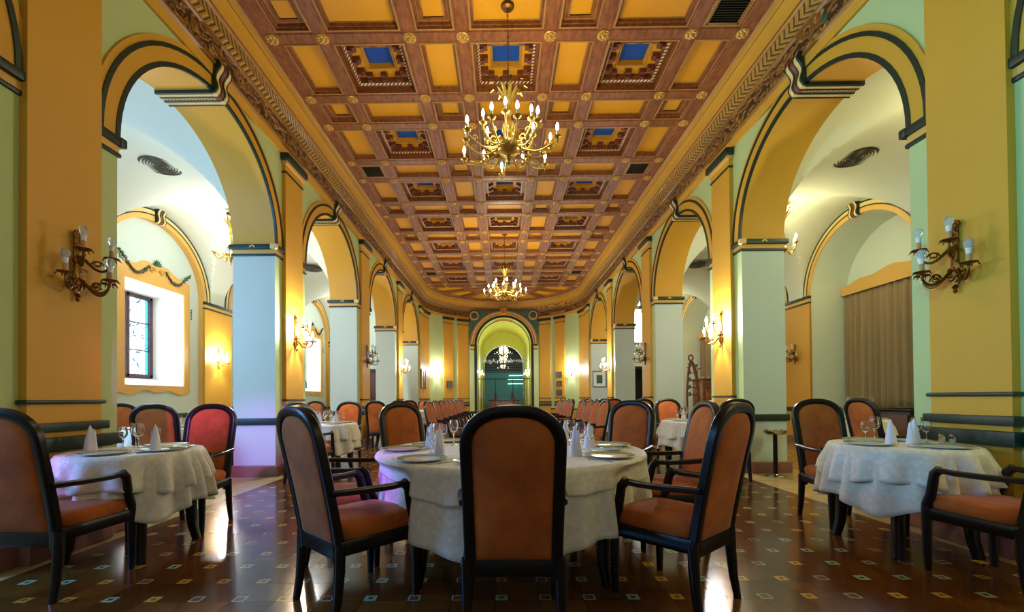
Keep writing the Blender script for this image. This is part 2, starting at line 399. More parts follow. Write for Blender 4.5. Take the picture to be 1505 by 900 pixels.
def band(b, s, x, y0, y1, z0, z1, proud, mat, depth=.02):
    b.bbox(x-s*proud, x+s*depth, y0, y1, z0, z1, mat, .006)

for s, side in ((-1, 'left'), (1, 'right')):
    wall = arcade('wall_'+side, s*WX, s*WO, 6.1, 5.4, 'paint_green', 'paint_vault', 'paint_mint', 'paint_ochre', OPEN, YS, YE)
    for k, (a, c) in enumerate(OPEN):
        if k == 0: continue
        yc = CEN[k]; b = MB()
        ring(b, s*WX, s, yc, R-.002, R+.042, .030, 'paint_dark_green'); ring(b, s*WX, s, yc, R+.042, R+.165, .022, 'paint_ochre')
        ring(b, s*WX, s, yc, R+.165, R+.205, .034, 'paint_dark_green'); ring(b, s*WX, s, yc, R+.205, R+.258, .022, 'paint_ochre')
        b.build('arch_moulding', wall)
        keystone(wall, s*WX, s, yc, .66)
    # capitals at the springing, one per pier
    PIERS = [(OPEN[i][1], OPEN[i+1][0]) for i in range(len(OPEN)-1)]+[(OPEN[-1][1], 18.3)]
    for i, (a, c) in enumerate(PIERS):
        b = MB(); last = (i == len(PIERS)-1)
        for (z0, z1, pr, mt) in ((3.45, 3.52, .045, 'paint_dark_green'), (3.383, 3.45, .012, 'paint_yellow'), (3.348, 3.383, .022, 'paint_dark_green')):
            x0, x1 = s*(WX-pr), s*(WO+pr)
            b.bbox(x0, x1, a-pr, c+(0 if last else pr), z0, z1, mt, .008)
        for yy, dr in ((a, -1),)+(() if last else ((c, 1),)):
            # cream corner blocks and the little shell in the middle of the jamb
            b.bbox(s*(WX-.05), s*(WX+.05), yy+dr*.052, yy-dr*.01, 3.445, 3.525, 'paint_cream' if dr < 0 else 'paint_dark_green', .01)
            xm = s*(WX+WO)/2
            for q in range(5):
                an = radians(30+30*q); b.ball((xm+.035*cos(an), yy+dr*.05, 3.462+.035*sin(an)), .014, 'paint_cream', 6, 4)
        b.build('capital', wall)
        # dado rail and plinth
        b = MB(); b.bbox(s*(WX-.035), s*(WO+.035), a-.035, c+(0 if last else .035), .778, .880, 'paint_dark_green', .012)
        b.build('dado_rail', wall)
        b = MB(); b.bbox(s*(WX-.05), s*(WO+.05), a-.05, c+(0 if last else .05), 0, .165, 'granite', .015)
        pc = (a+c)/2 if not last else 17.99; pw = .285
        b.bbox(s*(WX-.13), s*(WX), pc-pw-.04, pc+pw+.04, 0, .175, 'granite', .015)
        b.build('plinth', wall)
        # pilaster
        b = MB(); b.box(s*(WX-.06), s*(WX+.02), pc-pw, pc+pw, .17, 5.0, 'paint_ochre')
        for (z0, z1, pr) in ((1.135, 1.168, .085), (.925, .995, .10), (.778, .885, .115)):
            b.bbox(s*(WX-pr), s*WX, pc-pw-(pr-.06), pc+pw+(pr-.06), z0, z1, 'paint_dark_green', .012)
        b.bbox(s*(WX-.14), s*WX, pc-pw-.06, pc+pw+.06, 4.92, 5.035, 'paint_dark_green', .03)
        b.bbox(s*(WX-.10), s*WX, pc-pw-.03, pc+pw+.03, 4.86, 4.93, 'paint_yellow', .02)
        b.bbox(s*(WX-.075), s*WX, pc-pw-.01, pc+pw+.01, 4.735, 4.765, 'paint_dark_green', .005)
        b.build('pilaster', wall)

    # ---------------- aisle
    dep = .12 if s < 0 else .85
    aw = arcade('wall_aisle_'+side, s*AX, s*(AX+dep), 5.2, 5.2, 'paint_mint', 'paint_mint', 'paint_vault' if s > 0 else 'paint_yellow', 'paint_yellow' if s < 0 else 'paint_vault', OPEN[1:], -.85, YE, out_face=False)
    for k in range(1, 6):
        yc = CEN[k]; a, c = OPEN[k]; xb = s*(AX+dep); b = MB()
        if s < 0:      # wall inside the blind arch with the deep splayed window niche
            ya, yb, za, zb = yc-.68, yc+.85, 1.48, 3.55
            for (p0, p1, q0, q1) in ((a-.05, ya, 0, 5), (yb, c+.05, 0, 5), (ya, yb, 0, za), (ya, yb, zb, 5)):
                b.quad((xb, p0, q0), (xb, p1, q0), (xb, p1, q1), (xb, p0, q1), 'paint_mint')
            xw = xb-.62; wa, wb, wza, wzb = ya+.10, yb-.16, 1.66, 3.44
            b.quad((xb, ya, za), (xb, yb, za), (xw, wb, wza), (xw, wa, wza), 'white_paint'); b.quad((xb, ya, zb), (xb, yb, zb), (xw, wb, wzb), (xw, wa, wzb), 'white_paint')
            b.quad((xb, ya, za), (xb, ya, zb), (xw, wa, wzb), (xw, wa, wza), 'white_paint'); b.quad((xb, yb, za), (xb, yb, zb), (xw, wb, wzb), (xw, wb, wza), 'white_paint')
            b.build('niche_wall', aw, smooth=False)
            # window
            wn_ = bpy.data.objects.new('window_%d' % k, None); COL.objects.link(wn_); wn_.location = (xw, (wa+wb)/2, 0); tag(wn_, kind='structure')
            hw = (wb-wa)/2; f = MB()
            for (y0, y1, z0, z1) in ((-hw, -hw+.08, wza, wzb), (hw-.08, hw, wza, wzb), (-hw, hw, wza, wza+.08), (-hw, hw, wzb-.08, wzb), (-.04, .04, wza, wzb)):
                f.bbox(-.03, .06, y0, y1, z0, z1, 'window_frame_wood', .012)
            for q in (1, 2): f.bbox(0, .04, -hw+.08, hw-.08, wza+(wzb-wza)*q/3-.012, wza+(wzb-wza)*q/3+.012, 'window_frame_wood', .005)
            f.build('window_frame', wn_)
            if k >= 3: lamp('niche_daylight', 'AREA', (xw+.12, (wa+wb)/2, 2.55), 26, (.80, .92, 1), 1.1, size_y=1.6, target=(0, (wa+wb)/2, 2.5))
            for (y0, y1) in ((-hw+.08, -.04), (.04, hw-.08)): MB().box(-.005, .005, y0, y1, wza+.08, wzb-.08, 'leaded_glass').build('window_pane', wn_, smooth=False)
            # painted surround with wavy crest and garlands
            g = MB(); xs = xb+.025; fy0, fy1 = yc-.86, yc+1.02; N = 28; ins = .02
            g.box(xb-.01, xs, fy0, ya, za, zb, 'paint_yellow'); g.box(xb-.01, xs, yb, fy1, za, zb, 'paint_yellow')
            top = lambda u: 3.82+.12*max(0, 1-abs(u-.5)*2)**.8+.10*math.exp(-((u-.36)/.09)**2)+.10*math.exp(-((u-.64)/.09)**2)
            bot = lambda u: 1.33+.035*cos(u*6*pi)-.03*cos(u*2*pi)
            for i in range(N):
                u0, u1 = i/N, (i+1)/N; y0, y1 = fy0+(fy1-fy0)*u0, fy0+(fy1-fy0)*u1
                for (lo0, lo1, hi0, hi1) in ((zb, zb, top(u0), top(u1)), (bot(u0), bot(u1), za, za)):
                    g.quad((xs, y0, lo0), (xs, y1, lo1), (xs, y1, hi1), (xs, y0, hi0), 'paint_yellow')
                    g.quad((xs, y0, hi0), (xs, y1, hi1), (xb, y1, hi1), (xb, y0, hi0), 'paint_yellow'); g.quad((xs, y0, lo0), (xs, y1, lo1), (xb, y1, lo1), (xb, y0, lo0), 'paint_yellow')
            ym = (fy0+fy1)/2
            for d in (-1, 1):      # scroll volutes
                g.tube([(xs+.02, ym+d*(.13-.075*(1-i/14)*cos(i*.75)), 3.86+.075*(1-i/14)*sin(i*.75)) for i in range(15)], .014, 'paint_yellow')
            g.build('window_surround', aw, smooth=False)
            g = MB(); 
            for q in range(7): an = pi*(q+.5)/7; g.lathe([(.001, 0), (.02, .06), (.001, .14)], 'leaf', 6, (xs+.01, ym, 3.98), axis=(0.15, cos(an), sin(an)))
            g.build('shell_crest', aw)
            for d in (-1, 1):
                g = MB()
                for q in range(26):
                    u = q/25; yy = ym+d*(.22+.70*u); zz_ = 3.93-.28*sin(pi*min(1, u*1.25))*.7-.02+(.12*(u-.8)/.2 if u > .8 else 0)
                    an = random.uniform(0, 2*pi); g.lathe([(.001, -.05), (.022, 0), (.001, .055)], 'leaf', 5, (xs+.02, yy, zz_), axis=(.3, cos(an), sin(an)))
                    if q % 3 == 0: g.ball((xs+.035, yy, zz_-.02), .022, 'berry', 6, 4)
                for q in range(5): g.ball((xs-.0, ym+d*.99, 3.25-.05*q), .018, 'leaf', 6, 4)
                g.build('garland', aw)
        else:
            b.quad((xb, a-.05, 0), (xb, c+.05, 0), (xb, c+.05, 5.1), (xb, a-.05, 5.1), 'paint_vault'); b.build('recess_wall', aw, smooth=False)
            # rear arch lines inside the recess
        b = MB(); x = s*AX; w = 1.0
        ring(b, x, s, yc, R-.002, R+.09 if s < 0 else R+.10, .016, 'paint_yellow'); ring(b, x, s, yc, R+.09, R+.115, .022, 'paint_dark_green')
        ring(b, x, s, yc, R+.115, R+.19, .016, 'paint_cream'); ring(b, x, s, yc, R+.19, R+.22, .022, 'paint_dark_green')
        b.build('arch_moulding', aw); keystone(aw, x, s, yc, .1, sc=.95, soffit=False)
    for i in range(1, len(PIERS)):
        a, c = PIERS[i]; b = MB(); b.box(s*(AX-.04), s*(AX+.01), a, c, 0, HS-.14, 'paint_ochre')
        for (z0, z1, pr, mt) in ((3.45, 3.52, .06, 'paint_dark_green'), (3.38, 3.45, .045, 'paint_yellow'), (3.34, 3.375, .055, 'paint_dark_green')): b.bbox(s*(AX-pr), s*(AX+.01), a-.01, c+.01, z0, z1, mt, .006)
        b.build('pilaster', aw)
        b = MB(); b.bbox(s*(AX-.07), s*AX, a-.02, c+.02, .778, .88, 'paint_dark_green', .01); b.bbox(s*(AX-.07), s*AX, a-.02, c+.02, 0, .17, 'granite', .01)
        b.build('dado_rail', aw)
    b = MB(); b.bbox(s*(AX+dep-.03), s*(AX+dep+.01), -.8, YE, .778, .88, 'paint_dark_green', .01); b.build('dado_rail', aw)
    # groin vault over the aisle
    ysm = []; RV = R+.245
    y = -.85
    for k in range(1, 6):
        a, c = OPEN[k]; ysm += [CEN[k]-RV*cos(pi*i/40) for i in range(41)]
    ysm += [y, YE]
    ysm = sorted(set(round(v, 5) for v in ysm)); NX = 44; cx_ = (WO+AX)/2; rx = (AX-WO)/2; vs = []; fs = []
    def arch_h(y):
        for k in range(1, 6):
            if abs(y-CEN[k]) < RV: return HS+sqrt(RV*RV-(y-CEN[k])**2)
        return HS
    for y in ysm:
        for j in range(NX+1):
            ph = pi*j/NX; vs.append((s*(cx_+(rx+.0)*cos(ph)), y, max(arch_h(y), HS+rx*sin(ph))))
    for i in range(len(ysm)-1):
        for j in range(NX): q = i*(NX+1)+j; fs.append((q, q+1, q+NX+2, q+NX+1))
    v = MB().add(vs, fs, 'paint_vault').build('ceiling_aisle_'+side, angle=25); tag(v, kind='structure')
    # aisle end wall with its doorway
    b = MB(); xa, xb_ = s*WX, s*(AX+1); 
    dx0, dx1 = (5.15, 6.05) if s > 0 else (5.1, 6.0)
    for (p0, p1, q0, q1) in ((WX, dx0, 0, 5.2), (dx1, AX+1, 0, 5.2), (dx0, dx1, 2.36, 5.2)): b.quad((s*p0, YE, q0), (s*p1, YE, q0), (s*p1, YE, q1), (s*p0, YE, q1), 'paint_mint')
    b.bbox(s*WX, s*dx0, YE-.03, YE, .778, .88, 'paint_dark_green', .01)
    o = b.build('wall_aisle_end_'+side, smooth=False); tag(o, kind='structure')
    d = MB(); 
    if s < 0:
        d.bbox(s*dx0, s*dx1, YE+.02, YE+.08, 0, 2.34, 'door_brown', .01)
        for (z0, z1) in ((.2, 1.0), (1.15, 2.15)): d.bbox(s*(dx0+.12), s*(dx1-.12), YE, YE+.04, z0, z1, 'door_brown', .02)
        for q in (dx0, dx1): d.bbox(s*(q-.05), s*(q+.05), YE-.03, YE+.1, 0, 2.42, 'door_brown', .01)
        d.bbox(s*(dx0-.08), s*(dx1+.08), YE-.04, YE+.1, 2.34, 2.45, 'paint_dark_green', .01)
    else:
        d.box(s*dx0, s*dx1, YE+.5, YE+.55, 0, 2.4, 'dark_room'); d.quad((s*dx0, YE, 0), (s*dx0, YE+.5, 0), (s*dx0, YE+.5, 2.4), (s*dx0, YE, 2.4), 'dark_room'); d.quad((s*dx1, YE, 0), (s*dx1, YE+.5, 0), (s*dx1, YE+.5, 2.4), (s*dx1, YE, 2.4), 'dark_room')
        for q in (dx0, dx1): d.bbox(s*(q-.05), s*(q+.05), YE-.03, YE+.05, 0, 2.42, 'black_frame', .01)
        d.bbox(s*(dx0-.08), s*(dx1+.08), YE-.04, YE+.05, 2.36, 2.47, 'black_frame', .01)
    o = d.build('door_%d' % (1 if s < 0 else 2)); tag(o, kind='structure')

# ------------------------------------------------------------------ apse wall
def ell(xx, off=0): a = WX-off; bb = APB-off; return YE+bb*sqrt(max(0, 1-(xx/a)**2))
def ell_t(t, off=0): return ((WX-off)*cos(t), YE+(APB-off)*sin(t))
AW = 1.70; PY = 21.02; AR = 1.46; AS = 3.80      # half-width and plane of the arched portal
b = MB(); N = 90
for i in range(N):
    t0, t1 = pi*i/N, pi*(i+1)/N; p, q = ell_t(t0), ell_t(t1)
    if abs(p[0]) < AW and abs(q[0]) < AW: continue
    b.quad((*p, 0), (*q, 0), (*q, .62), (*p, .62), 'paint_ochre'); b.quad((*p, .62), (*q, .62), (*q, 5.6), (*p, 5.6), 'paint_green')
wa_ = b.build('wall_apse'); tag(wa_, kind='structure')
b = MB(); P = arch_pts(0, AR, 40, AS)       # here "y" of the arch is the room's x
for (p, q) in zip(P, P[1:]): b.quad((p[0], PY, p[1]), (q[0], PY, q[1]), (q[0], PY, 5.50), (p[0], PY, 5.50), 'spandrel_teal')
for s in (-1, 1):
    b.quad((s*AR, PY, AS), (s*AW, PY, AS), (s*AW, PY, 5.5), (s*AR, PY, 5.5), 'spandrel_teal')
    b.quad((s*AR, PY, 0), (s*AW, PY, 0), (s*AW, PY, AS), (s*AR, PY, AS), 'paint_green')
    b.quad((s*AW, PY, 0), (s*AW, PY+.4, 0), (s*AW, PY+.4, 5.5), (s*AW, PY, 5.5), 'paint_green')
b.quad((-AW, PY, 5.5), (AW, PY, 5.5), (AW, PY+.5, 5.5), (-AW, PY+.5, 5.5), 'cornice_yellow')
b.build('portal_wall', wa_, smooth=False)
def xring(b, y, r0, r1, proud, mat, z0=AS, n=40):
    for i in range(n):
        t0, t1 = pi*i/n, pi*(i+1)/n; f = lambda t, r, Y: (-r*cos(t), Y, z0+r*sin(t)); Y0 = y-proud
        b.quad(f(t0, r0, Y0), f(t1, r0, Y0), f(t1, r1, Y0), f(t0, r1, Y0), mat); b.quad(f(t0, r1, Y0), f(t1, r1, Y0), f(t1, r1, y), f(t0, r1, y), mat); b.quad(f(t0, r0, Y0), f(t1, r0, Y0), f(t1, r0, y), f(t0, r0, y), mat)
b = MB()
xring(b, PY, AR-.02, AR+.05, .05, 'cornice_yellow'); xring(b, PY, AR+.05, AR+.075, .07, 'bracket_brown'); xring(b, PY, AR+.075, AR+.14, .06, 'paint_cream'); xring(b, PY, AR+.14, AR+.165, .07, 'bracket_brown'); xring(b, PY, AR+.165, AR+.20, .05, 'cornice_yellow')
xring(b, PY+.12, AR-.13, AR+.0, .0, 'paint_dark_green'); xring(b, PY+.12, AR-.13, AR-.115, .02, 'paint_cream')
for s in (-1, 1):
    b.bbox(s*(AR-.03), s*(AR+.19), PY-.10, PY, AS-.08, AS, 'paint_dark_green', .01); b.bbox(s*(AR-.01), s*(AR+.17), PY-.07, PY, AS-.22, AS-.08, 'paint_yellow', .01); b.bbox(s*(AR-.01), s*(AR+.18), PY-.08, PY, AS-.26, AS-.22, 'paint_dark_green', .01)
    b.box(s*(AR-.13), s*AR, PY+.08, PY+.14, 0, AS, 'paint_dark_green')
b.build('arch_moulding', wa_)
b = MB(); b.bbox(-.16, .16, PY-.14, PY, 5.28, 5.60, 'cornice_yellow', .03); b.bbox(-.20, .20, PY-.17, PY+.1, 5.58, 5.66, 'cornice_gold', .02)
for q in (-.09, 0, .09): b.bbox(q-.02, q+.02, PY-.16, PY-.1, 5.30, 5.57, 'cornice_gold', .01)
b.build('keystone', wa_)
for s in (-1, 1):
    b = MB(); b.lathe([(.02, -.05), (.15, -.05), (.17, -.07), (.20, -.07), (.225, -.04), (.225, 0)], 'cornice_yellow', 24, (s*1.44, PY, 5.22), axis=(0, 1, 0))
    b.lathe([(.001, -.075), (.16, -.06)], 'medallion_blue', 24, (s*1.44, PY, 5.22), axis=(0, 1, 0)); b.build('medallion', wa_)
    b = MB()
    for q in range(9):
        an = random.uniform(0, pi); px_ = s*(.55+.75*q/8); pz = 5.42-.02*q*(q % 2)
        if abs(sqrt(px_**2+(pz-AS)**2)) > AR+.2: b.tube([(px_+.05*cos(an+k*.9)*(1-k/8), PY-.015, pz-.02+.05*sin(an+k*.9)*(1-k/8)) for k in range(7)], .008, 'cornice_gold', 5)
    for q in range(5): b.tube([(s*(1.60+.05*sin(q+k*.9)*(1-k/8)), PY-.015, 4.2+q*.16+.05*cos(k*.9)*(1-k/8)) for k in range(7)], .008, 'cornice_gold', 5)
    b.build('scroll_relief', wa_)
def curved_band(b, t0, t1, off, z0, z1, mat, n=8):
    for i in range(n):
        a, c = t0+(t1-t0)*i/n, t0+(t1-t0)*(i+1)/n; p, q = ell_t(a, off), ell_t(c, off); p2, q2 = ell_t(a), ell_t(c)
        b.quad((*p, z0), (*q, z0), (*q, z1), (*p, z1), mat); b.quad((*p, z1), (*q, z1), (*q2, z1), (*p2, z1), mat); b.quad((*p, z0), (*q, z0), (*q2, z0), (*p2, z0), mat)
    for a in (t0, t1): p = ell_t(a, off); p2 = ell_t(a); b.quad((*p, z0), (*p2, z0), (*p2, z1), (*p, z1), mat)
for s in (-1, 1):
    for xa, xb_ in ((3.541, 3.40), (2.87, 2.47), (2.26, 1.77)):
        ta, tb = math.acos(min(1, xa/WX)), math.acos(xb_/WX)
        if s < 0: ta, tb = pi-ta, pi-tb
        b = MB(); curved_band(b, ta, tb, .05, .18, 4.98, 'paint_ochre'); e = .008*(1 if tb > ta else -1)
        for z0, z1, of in ((4.92, 5.035, .12), (4.74, 4.765, .065), (1.135, 1.17, .075), (.925, .995, .085), (.778, .88, .095)): curved_band(b, ta-e, tb+e, of, z0, z1, 'paint_dark_green')
        b.build('pilaster', wa_)
    ta, tb = 0.0, math.acos(AW/WX)
    if s < 0: ta, tb = pi-ta, pi-tb
    b = MB(); curved_band(b, ta, tb, .03, .60, .66, 'paint_dark_green', 24); curved_band(b, ta, tb, .04, 0, .17, 'granite', 24); b.build('dado_rail', wa_)

# cornice round the whole nave
path = [(-WX, YS, 1, 0), (-WX, 6, 1, 0), (-WX, 12, 1, 0)]+[(-WX, YE, 1, 0)]
pts = []
for i in range(0, 61):
    t = pi-pi*i/60; x, y = ell_t(t); nx, ny = -cos(t)/WX, -sin(t)/APB; l = sqrt(nx*nx+ny*ny); pts.append((x, y, nx/l, ny/l))
path = path[:-1]+pts+[(WX, 12, -1, 0), (WX, 6, -1, 0), (WX, YS, -1, 0)]
segs = [((0, 5.03), (.035, 5.03), 'cornice_yellow'), ((.035, 5.03), (.045, 5.15), 'cornice_yellow'), ((.045, 5.15), (.075, 5.16), 'cornice_gold'), ((.075, 5.16), (.075, 5.185), 'cornice_gold'),
        ((.075, 5.185), (.065, 5.19), 'cornice_gold'), ((.065, 5.19), (.068, 5.44), 'frieze'), ((.068, 5.44), (.095, 5.45), 'cornice_gold'), ((.095, 5.45), (.10, 5.475), 'cornice_gold'),
        ((.10, 5.475), (.125, 5.52), 'leaf_moulding'), ((.125, 5.52), (.145, 5.57), 'leaf_moulding'), ((.145, 5.57), (.17, 5.615), 'leaf_moulding'), ((.17, 5.615), (.185, 5.62), 'cornice_gold'), ((.185, 5.62), (.187, 5.65), 'cornice_yellow'),
        ((.187, 5.65), (.205, 5.66), 'bracket_brown'), ((.205, 5.66), (.21, 5.70), 'cornice_yellow'), ((.21, 5.70), (.225, 5.78), 'cornice_yellow'), ((.225, 5.78), (.25, 5.85), 'cornice_yellow'), ((.25, 5.85), (.255, 5.86), 'bracket_brown'), ((.255, 5.86), (.262, 5.93), 'cornice_yellow'), ((.262, 5.93), (.285, 5.965), 'trim_wood_light'), ((.285, 5.965), (.285, 6.0), 'trim_wood_light')]
b = MB()
for (d0, z0), (d1, z1), mt in segs:
    for p, q in zip(path, path[1:]):
        b.quad((p[0]+p[2]*d0, p[1]+p[3]*d0, z0), (q[0]+q[2]*d0, q[1]+q[3]*d0, z0), (q[0]+q[2]*d1, q[1]+q[3]*d1, z1), (p[0]+p[2]*d1, p[1]+p[3]*d1, z1), mt)
o = b.build('trim_1', angle=25); tag(o, kind='structure')

# ------------------------------------------------------------------ coffered ceiling
XL = [-3.27, -3.135, -2.458, -1.291, -.584, .584, 1.291, 2.458, 3.135, 3.27]
rows = []   # (y0, y1, wide?)
rows.append((3.81-.70, 3.81, False)); rows.append((3.81, 4.96, True))
y = 4.96
for k in range(7):
    rows.append((y, y+.704, False)); rows.append((y+.704, y+1.86, True)); y += 1.86
rows.append((y, 18.42, False))
BW = .122
ceil = MB(); wood, yel, tr = 'ceiling_wood', 'panel_yellow', 'trim_wood_light'
def frame(b, x0, x1, y0, y1, z0, i0, i1, z1, mat):
    """sloped/flat rectangular ring between two insets"""
    a = [(x0+i0, y0+i0, z0), (x1-i0, y0+i0, z0), (x1-i0, y1-i0, z0), (x0+i0, y1-i0, z0)]; c = [(x0+i1, y0+i1, z1), (x1-i1, y0+i1, z1), (x1-i1, y1-i1, z1), (x0+i1, y1-i1, z1)]
    b.add(a+c, [(k, (k+1) % 4, 4+(k+1) % 4, 4+k) for k in range(4)], mat)
def panel(b, x0, x1, y0, y1, i, z, mat): b.quad((x0+i, y0+i, z), (x1-i, y0+i, z), (x1-i, y1-i, z), (x0+i, y1-i, z), mat)
vents = []
for ri, (ya, yb, wide) in enumerate(rows):
    for ci in range(1, 8):
        xa, xb_ = XL[ci], XL[ci+1]; widec = ci in (2, 4, 6)
        x0, x1, y0, y1 = xa+BW, xb_-BW, ya+BW, yb-BW
        h = HC; frame(ceil, xa, xb_, ya, yb, h, 0, BW*.55, h, wood); frame(ceil, xa, xb_, ya, yb, h, BW*.55, BW*.62, h+.012, wood); frame(ceil, xa, xb_, ya, yb, h+.012, BW*.62, BW-.022, h+.012, wood)
        frame(ceil, xa, xb_, ya, yb, h+.012, BW-.022, BW-.018, h, tr); frame(ceil, xa, xb_, ya, yb, h, BW-.018, BW, h, tr)
        small = (not wide) and (not widec)
        kk = round((ya-4.96)/1.86)
        is_vent = small and ((kk in (2, 6) and ci in (1, 7)) or (kk == 0 and ci == 7 and ya > 4.5))
        if is_vent: vents.append((x0, x1, y0, y1)); frame(ceil, x0, x1, y0, y1, h, 0, 0, h+.06, wood); panel(ceil, x0, x1, y0, y1, 0, h+.06, 'dark_room'); continue
        if wide and widec:
            frame(ceil, x0, x1, y0, y1, h, 0, 0, h+.10, wood); frame(ceil, x0, x1, y0, y1, h+.10, 0, .05, h+.10, wood)
            frame(ceil, x0, x1, y0, y1, h+.10, .05, .055, h+.085, 'bead_gold'); frame(ceil, x0, x1, y0, y1, h+.085, .055, .085, h+.10, 'bead_gold')
            frame(ceil, x0, x1, y0, y1, h+.10, .085, .09, h+.19, wood); frame(ceil, x0, x1, y0, y1, h+.19, .09, .235, h+.20, yel)
            frame(ceil, x0, x1, y0, y1, h+.20, .235, .24, h+.185, tr); frame(ceil, x0, x1, y0, y1, h+.185, .24, .262, h+.19, tr); frame(ceil, x0, x1, y0, y1, h+.19, .262, .268, h+.27, yel)
            panel(ceil, x0, x1, y0, y1, .268, h+.27, 'panel_blue')
            mx_, my_ = (x0+x1)/2, (y0+y1)/2
            for q in (-.22, 0, .22):
                for d in (-1, 1):
                    X_, Y_ = x0+.085 if d < 0 else x1-.085, my_+q
                    ceil.box(X_, X_-d*.11, Y_-.045, Y_+.045, h+.13, h+.19, 'bracket_brown'); ceil.box(X_, X_-d*.06, Y_-.035, Y_+.035, h+.10, h+.13, 'bracket_brown')
                    X_, Y_ = mx_+q, y0+.085 if d < 0 else y1-.085
                    ceil.box(X_-.045, X_+.045, Y_, Y_-d*.11, h+.13, h+.19, 'bracket_brown'); ceil.box(X_-.035, X_+.035, Y_, Y_-d*.06, h+.10, h+.13, 'bracket_brown')
        else:
            frame(ceil, x0, x1, y0, y1, h, 0, .004, h+.035, wood); frame(ceil, x0, x1, y0, y1, h+.035, .004, .022, h+.035, wood); frame(ceil, x0, x1, y0, y1, h+.035, .022, .03, h+.075, wood)
            frame(ceil, x0, x1, y0, y1, h+.075, .03, .045, h+.075, tr)
            i = .045
            if small: frame(ceil, x0, x1, y0, y1, h+.075, .045, .085, h+.075, wood); frame(ceil, x0, x1, y0, y1, h+.075, .085, .10, h+.065, tr); i = .10
            panel(ceil, x0, x1, y0, y1, i, h+.08, yel)
    for (xa, xb_) in ((XL[0], XL[1]), (XL[8], XL[9])): ceil.quad((xa, ya, HC), (xb_, ya, HC), (xb_, yb, HC), (xa, yb, HC), wood)
ceil.quad((-3.27, YS, HC), (3.27, YS, HC), (3.27, rows[0][0], HC), (-3.27, rows[0][0], HC), wood)
# fan-shaped end over the apse
YF = 18.42; A_, B_ = 3.262, YE+APB-.27-YF
NS = 7
def fe(t, k): return (A_*k*cos(t), YF+B_*k*sin(t))
for i in range(70):
    t0, t1 = pi*i/70, pi*(i+1)/70; u = (i % 10)/10
    for (k0, k1, mat, z0, z1) in ((0, .18, wood, HC, HC), (.18, .45, None, 0, 0), (.45, .56, wood, HC, HC), (.56, .9, None, 0, 0), (.9, 1.02, wood, HC, HC)):
        edge = u < .15 or u >= .85
        zz_ = HC if (mat or edge) else HC+.06; mt = wood if (mat or edge) else yel
        p, q, r_, s_ = fe(t0, k0), fe(t1, k0), fe(t1, k1), fe(t0, k1)
        ceil.quad((*p, zz_), (*q, zz_), (*r_, zz_), (*s_, zz_), mt)
    for k in (.18, .45, .56, .9):
        p, q = fe(t0, k), fe(t1, k); ceil.quad((*p, HC), (*q, HC), (*q, HC+.06), (*p, HC+.06), tr)
for i in range(7):
    for uu in (.15, .85):
        t = pi*(i+uu)/7
        for k0, k1 in ((.18, .45), (.56, .9)): p, q = fe(t, k0), fe(t, k1); ceil.quad((*p, HC), (*q, HC), (*q, HC+.06), (*p, HC+.06), tr)
ceil.quad((-3.6, YS, 6.4), (3.6, YS, 6.4), (3.6, 22, 6.4), (-3.6, 22, 6.4), wood)
co = ceil.build('ceiling', smooth=False); tag(co, kind='structure')
# rosettes on the beam crossings
def rosette_mb():
    b = MB(); b.lathe([(.082, 0), (.085, -.010), (.07, -.018), (.05, -.016)], 'rosette_gold', 14)
    for q in range(8):
        an = 2*pi*q/8; b.ball((.055*cos(an), .055*sin(an), -.022), .021, 'rosette_gold', 6, 4, .6)
    b.lathe([(.05, -.016), (.032, -.020), (.026, -.036), (.012, -.050), (.001, -.052)], 'rosette_gold', 10); return b
ylines = sorted([r[0] for r in rows if r[0] > 4]+[rows[-1][1]])
spots = [(x, y) for y in ylines for x in XL[1:9]]
first = spots[:100]; rest = spots[100:]
r0 = rosette_mb().build('rosette', co); r0.location = (*first[0], HC)
for p in first[1:]:
    c = r0.copy(); COL.objects.link(c); c.parent = co; c.location = (*p, HC)
rb = MB(); base = rosette_mb()
for p in rest:
    o_ = len(rb.v); rb.v += [(v[0]+p[0], v[1]+p[1], v[2]+HC) for v in base.v]
    rb.mi('rosette_gold'); rb.f += [tuple(i+o_ for i in f) for f in base.f]; rb.m += [0]*len(base.f)
ro = rb.build('rosettes', co); ro['kind'] = 'stuff'
# vents
wh = {True: 'left', False: 'right'}
for (x0, x1, y0, y1) in vents:
    far = 'nearest the camera' if y0 < 6 else ('near the first chandelier' if y0 < 10 else 'far down the hall')
    v = thing('ceiling_vent', 'dark louvred air vent in a ceiling coffer, %s side, %s' % (wh[x0 < 0], far), 'vent', ((x0+x1)/2, (y0+y1)/2, HC), group='ceiling air vents')
    b = MB(); hx, hy = (x1-x0)/2, (y1-y0)/2
    for (a, c, d, e) in ((-hx, hx, -hy, -hy+.03), (-hx, hx, hy-.03, hy), (-hx, -hx+.03, -hy, hy), (hx-.03, hx, -hy, hy)): b.bbox(a, c, d, e, .0, .03, 'cornice_gold', .004)
    b.build('frame', v); b = MB()
    for q in range(12): yy = -hy+.04+(2*hy-.08)*q/11; b.box(-hx+.02, hx-.02, yy, yy+.006, .005, .04, 'grille_metal')
    b.build('louvre', v)
v = thing('exit_light', 'small pale green emergency light box hanging in a centre ceiling coffer', 'sign', (-.02, 8.62, HC-.10))
MB().bbox(-.11, .11, -.03, .03, -.045, .045, 'sign_green', .01).build('housing', v); b = MB(); b.tube([(-.07, 0, .045), (-.07, 0, .17), (.07, 0, .17), (.07, 0, .045)], .004, 'silver'); b.build('hanger', v)

